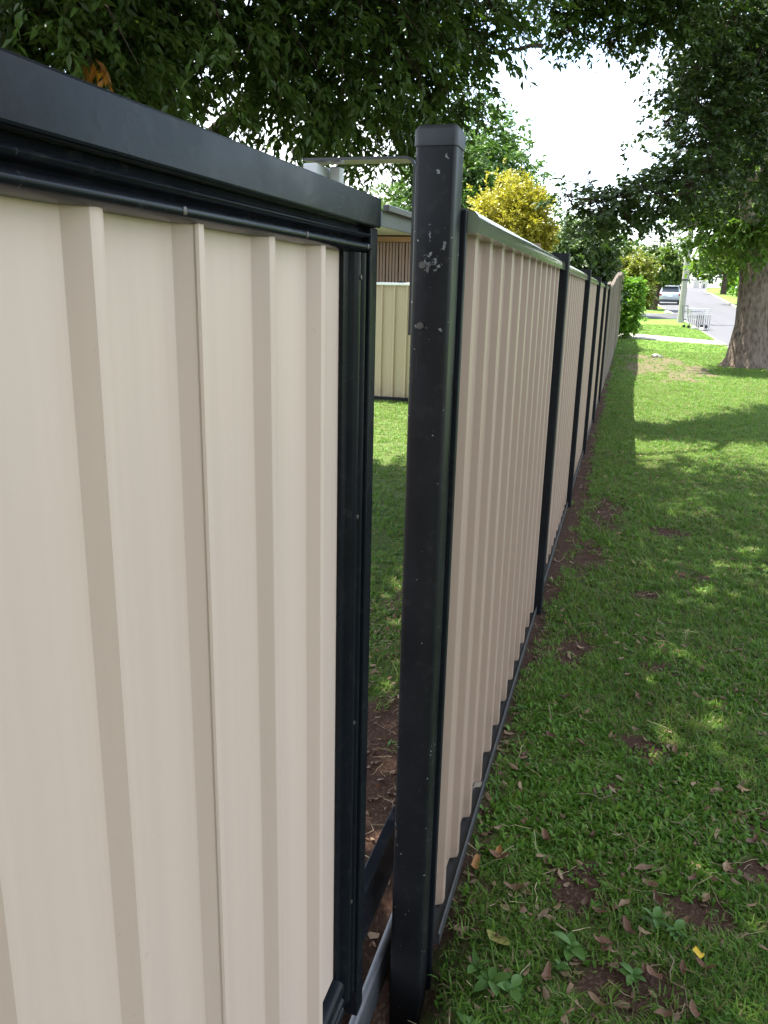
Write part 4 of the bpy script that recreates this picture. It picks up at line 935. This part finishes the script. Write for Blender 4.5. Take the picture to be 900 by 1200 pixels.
# ------------------------------------------------------------------ fallen leaves, twigs, weeds
def dead_mesh(name, seed, mat, Ln, Wd, curl):
    r = random.Random(seed); n = 7; V = []; Fq = []
    for i in range(n+1):
        t = i/n; w = Wd*.5*math.sin(math.pi*min(1, t*1.02+.02))**.7*(1+.2*math.sin(9*t+seed)); x = (t-.5)*Ln; z = curl*Ln*(2*t-1)**2*.35+.004*math.sin(7*t+seed)
        for k, s_ in enumerate((-1, -.5, 0, .5, 1)):
            V.append((x, w*s_*(1-.2*abs(curl)), z+abs(s_)**1.5*w*curl*.9+r.uniform(-1, 1)*.0015))
    for i in range(n):
        for k in range(4): Fq.append((i*5+k, i*5+k+1, (i+1)*5+k+1, (i+1)*5+k))
    return np_mesh(name, np.array(V), np.array(Fq), mat, smooth=True)
kinds = {'brown': [dead_mesh('fallen_leaf', k, M['dead1'], .062+.012*(k % 3), .030, .5+.3*(k % 2)) for k in range(4)],
         'tan': [dead_mesh('fallen_leaf', 10+k, M['dead2'], .060+.01*k, .026, .4+.3*k) for k in range(3)],
         'orange': [dead_mesh('fallen_leaf', 20, M['dead_orange'], .075, .034, .6)]}
def put_leaf(x, y, kind, label, group='fallen leaves on the lawn', s=1.0, mesh=None):
    me_ = mesh or random.choice(kinds[kind])
    o_ = inst('fallen_leaf', me_, None, (x, y, float(gz(x, y))+.022*s), (random.uniform(-.25, .25), random.uniform(-.25, .25), random.uniform(0, 6.28)), (s, s, s))
    return tag(o_, label, 'leaf', group)
LEAF_XY = [(-0.084,2.204,'brown'), (-0.125,2.811,'brown'), (-0.211,2.082,'brown'), (-0.157,1.968,'brown'), (0.043,1.980,'brown'), (0.084,1.953,'brown'), (0.165,2.054,'brown'), (0.217,2.100,'brown'), (0.238,2.036,'brown'), (0.143,1.930,'brown'), (0.158,1.903,'brown'), (0.303,1.981,'brown'), (0.337,2.164,'brown'), (0.529,2.404,'brown'), (0.241,3.210,'brown'), (0.237,2.751,'brown'), (0.197,3.257,'brown'), (0.324,2.868,'brown'), (0.050,2.269,'brown'), (-0.076,2.118,'brown'), (-0.012,2.786,'brown'), (0.952,4.949,'brown'), (0.103,2.887,'brown'), (0.199,1.770,'brown'), (0.220,1.763,'brown'), (0.293,1.814,'brown'), (0.345,1.830,'brown'), (0.854,4.913,'brown'), (0.236,1.653,'brown'), (0.308,1.688,'brown'), (-0.035,1.682,'brown'), (0.094,1.837,'brown'), (-0.116,1.964,'tan'), (-0.165,1.886,'tan'), (0.206,2.159,'tan'), (0.355,2.227,'tan'), (0.371,2.096,'tan'), (0.151,1.942,'tan'), (0.013,1.711,'tan'), (0.090,1.644,'tan'), (0.149,1.997,'tan'), (0.439,2.254,'tan'), (-0.216,2.100,'orange'), (-0.276,2.029,'orange')]
WEED_XY = [(0.016, 1.797, 1.15, 'spiky rosette weed with pointed leaves beside the bare soil hole', 'spiky rosette weed'), (-0.207, 1.688, 1.00, 'broad leafed weed nearest the foot of the fence', 'weed at the fence foot'), (-0.165, 1.635, 1.30, 'large crinkled broad leafed weed near the gate post', 'crinkled weed'), (-0.111, 1.618, 1.00, 'broad leafed weed right of the crinkled one near the gate post', 'weed beside the crinkled weed'), (0.169, 1.747, 1.10, 'pale broad leafed weed at bottom centre of the lawn', 'pale weed'), (-0.007, 1.727, 0.80, 'small broad leafed weed above the bare soil hole', 'small weed'), (0.225, 1.956, 0.90, 'round leaved weed in the middle of the clover patch', 'clover patch'), (0.278, 1.926, 0.90, 'round leaved weed right of the clover patch', 'weed right of the clover'), (-0.193, 1.517, 0.90, 'broad leafed weed at the bottom edge by the gate post', 'weed at the bottom edge'), (-0.262, 3.003, 0.90, 'broad leafed weed on the soil strip further along the fence', 'weed on the soil strip')]
LANDMARKS = [((0.326, 1.847), 'the yellow leaf'), ((-0.171, 1.782), 'the large yellow green leaf'), ((-.37, 1.6), 'the black gate post'), ((-.34, 4.12), 'the second fence post'), ((-.34, 6.49), 'the third fence post'), ((.15, 1.72), 'the bare soil hole')]+[((w[0], w[1]), 'the '+w[4]) for w in WEED_XY]+[
    ((1.0, 3.0), 'the shaded right edge of the lawn'), ((1.5, 5.0), 'the sparse grass mid lawn'), ((.6, 4.2), 'the lawn opposite the first fence panel'), ((1.8, 7.5), 'the lawn opposite the third fence panel')]
SPOT_COUNT = {}
ORD = ['nearest', 'second nearest', 'third nearest', 'fourth nearest', 'fifth nearest', 'sixth nearest', 'seventh nearest', 'eighth nearest', 'ninth nearest']
def spot(kind, x, y):
    d, nm, lx, ly = min((math.hypot(x-p[0], y-p[1]), nm, p[0], p[1]) for p, nm in LANDMARKS)
    dr = ('right of ' if x > lx else 'left of ') if abs(x-lx) > abs(y-ly) else ('beyond ' if y > ly else 'in front of ')
    return kind, dr+nm, d
def name_spots(items):
    # items: (object, kind, x, y); the closest to its landmark is 'nearest', and so on
    rows = sorted(((spot(k_, x_, y_), o_) for o_, k_, x_, y_ in items), key=lambda r_: r_[0][2])
    for (k_, w_, d_), o_ in rows:
        c = SPOT_COUNT.get((k_, w_), 0); SPOT_COUNT[(k_, w_)] = c+1
        o_['label'] = k_+' '+w_+', '+ORD[min(c, 8)]
LEAF_ITEMS = []
KIND = {'brown': 'curled brown dead leaf', 'tan': 'pale tan dead leaf', 'orange': 'orange brown dead leaf'}
for (x, y, kd) in LEAF_XY:
    LEAF_ITEMS.append((put_leaf(x, y, kd, '-', s=random.uniform(.55, .95)), KIND[kd], x, y))
for k in range(85):
    y = 1.3+8.5*random.random()**1.6; x = random.uniform(-.28, .42*y+.5)
    if float(soil_f(np.array([x]), np.array([y]))[0]) < .25 and random.random() < .55: continue
    kd = random.choice(['brown', 'brown', 'tan'])
    LEAF_ITEMS.append((put_leaf(x, y, kd, '-', s=random.uniform(.4, .85)), KIND[kd], x, y))
name_spots(LEAF_ITEMS)
o_ = put_leaf(*(0.326, 1.847), 'brown', 'small bright yellow leaf standing out in the grass at lower right', s=.95, mesh=dead_mesh('fallen_leaf', 31, M['leaf_yellow'], .05, .03, .2)); o_.rotation_euler = (.15, .2, 1.7); o_.location.z += .02
put_leaf(*(-0.171, 1.782), 'brown', 'large yellow green fading leaf lying near the foot of the fence', s=.7, mesh=dead_mesh('fallen_leaf', 32, M['leaf_olive'], .10, .062, .15))
tw = []
for k in range(4):
    mb = MB(); mb.tube(wavy((-.1, 0, 0), (.1, 0, 0), 6, .12, 300+k), [.0022-.0002*i for i in range(7)], 5); tw.append(mb.mesh('twig', M['twig']))
TW = []
for k in range(34):
    if k < 14: x, y, lab, gp_ = random.uniform(-.95, -.45), random.uniform(1.9, 3.4), 'thin dry twig lying on the bare soil inside the gate', 'twigs inside the gate'
    else: x, y, lab, gp_ = random.uniform(-.25, 1.0), random.uniform(1.4, 5.0), 'thin dry twig or stalk lying on the lawn outside', 'twigs on the lawn'
    o_ = tag(inst('twig', random.choice(tw), None, (x, y, float(gz(x, y))+.015), (random.uniform(-.15, .15), random.uniform(-.2, .2), random.uniform(0, 6.28)), (random.uniform(.5, 1.2),)*3), lab, 'twig', gp_)
    if k >= 14: TW.append((o_, 'thin dry twig', x, y))
name_spots(TW)
def weed_leaf(seed, Ln, Wd):
    n = 5; V = []; Fq = []
    for i in range(n+1):
        t = i/n; w = Wd*.5*(math.sin(math.pi*min(1, .08+t*.92))**.8); x = t*Ln; z = .35*Ln*t-.38*Ln*t*t
        V += [(x, -w, z+w*.25), (x, 0, z), (x, w, z+w*.25)]
    for i in range(n):
        for k in range(2): Fq.append((i*3+k, i*3+k+1, (i+1)*3+k+1, (i+1)*3+k))
    r = random.Random(seed)
    return np_mesh('leaf', np.array(V), np.array(Fq), M['weed'], {'tint': [r.uniform(.3, .9)]*len(Fq)}, smooth=True)
wl = [weed_leaf(k, .042+.007*k, .022+.004*(k % 3)) for k in range(4)]
for k, (x, y, s, lab, _) in enumerate(WEED_XY):
    w_ = empty('broadleaf_weed', (x, y, float(gz(x, y))+.008), lab, 'weed', 'broadleaf weeds')
    nl = 10+k % 4
    for j in range(nl):
        q = s*random.uniform(.38, .92)
        inst('leaf', random.choice(wl), w_, (0, 0, .002*j), (random.uniform(-.3, .3), random.uniform(-.6, .05), j*2.4+random.uniform(-.3, .3)), (q, q, q))
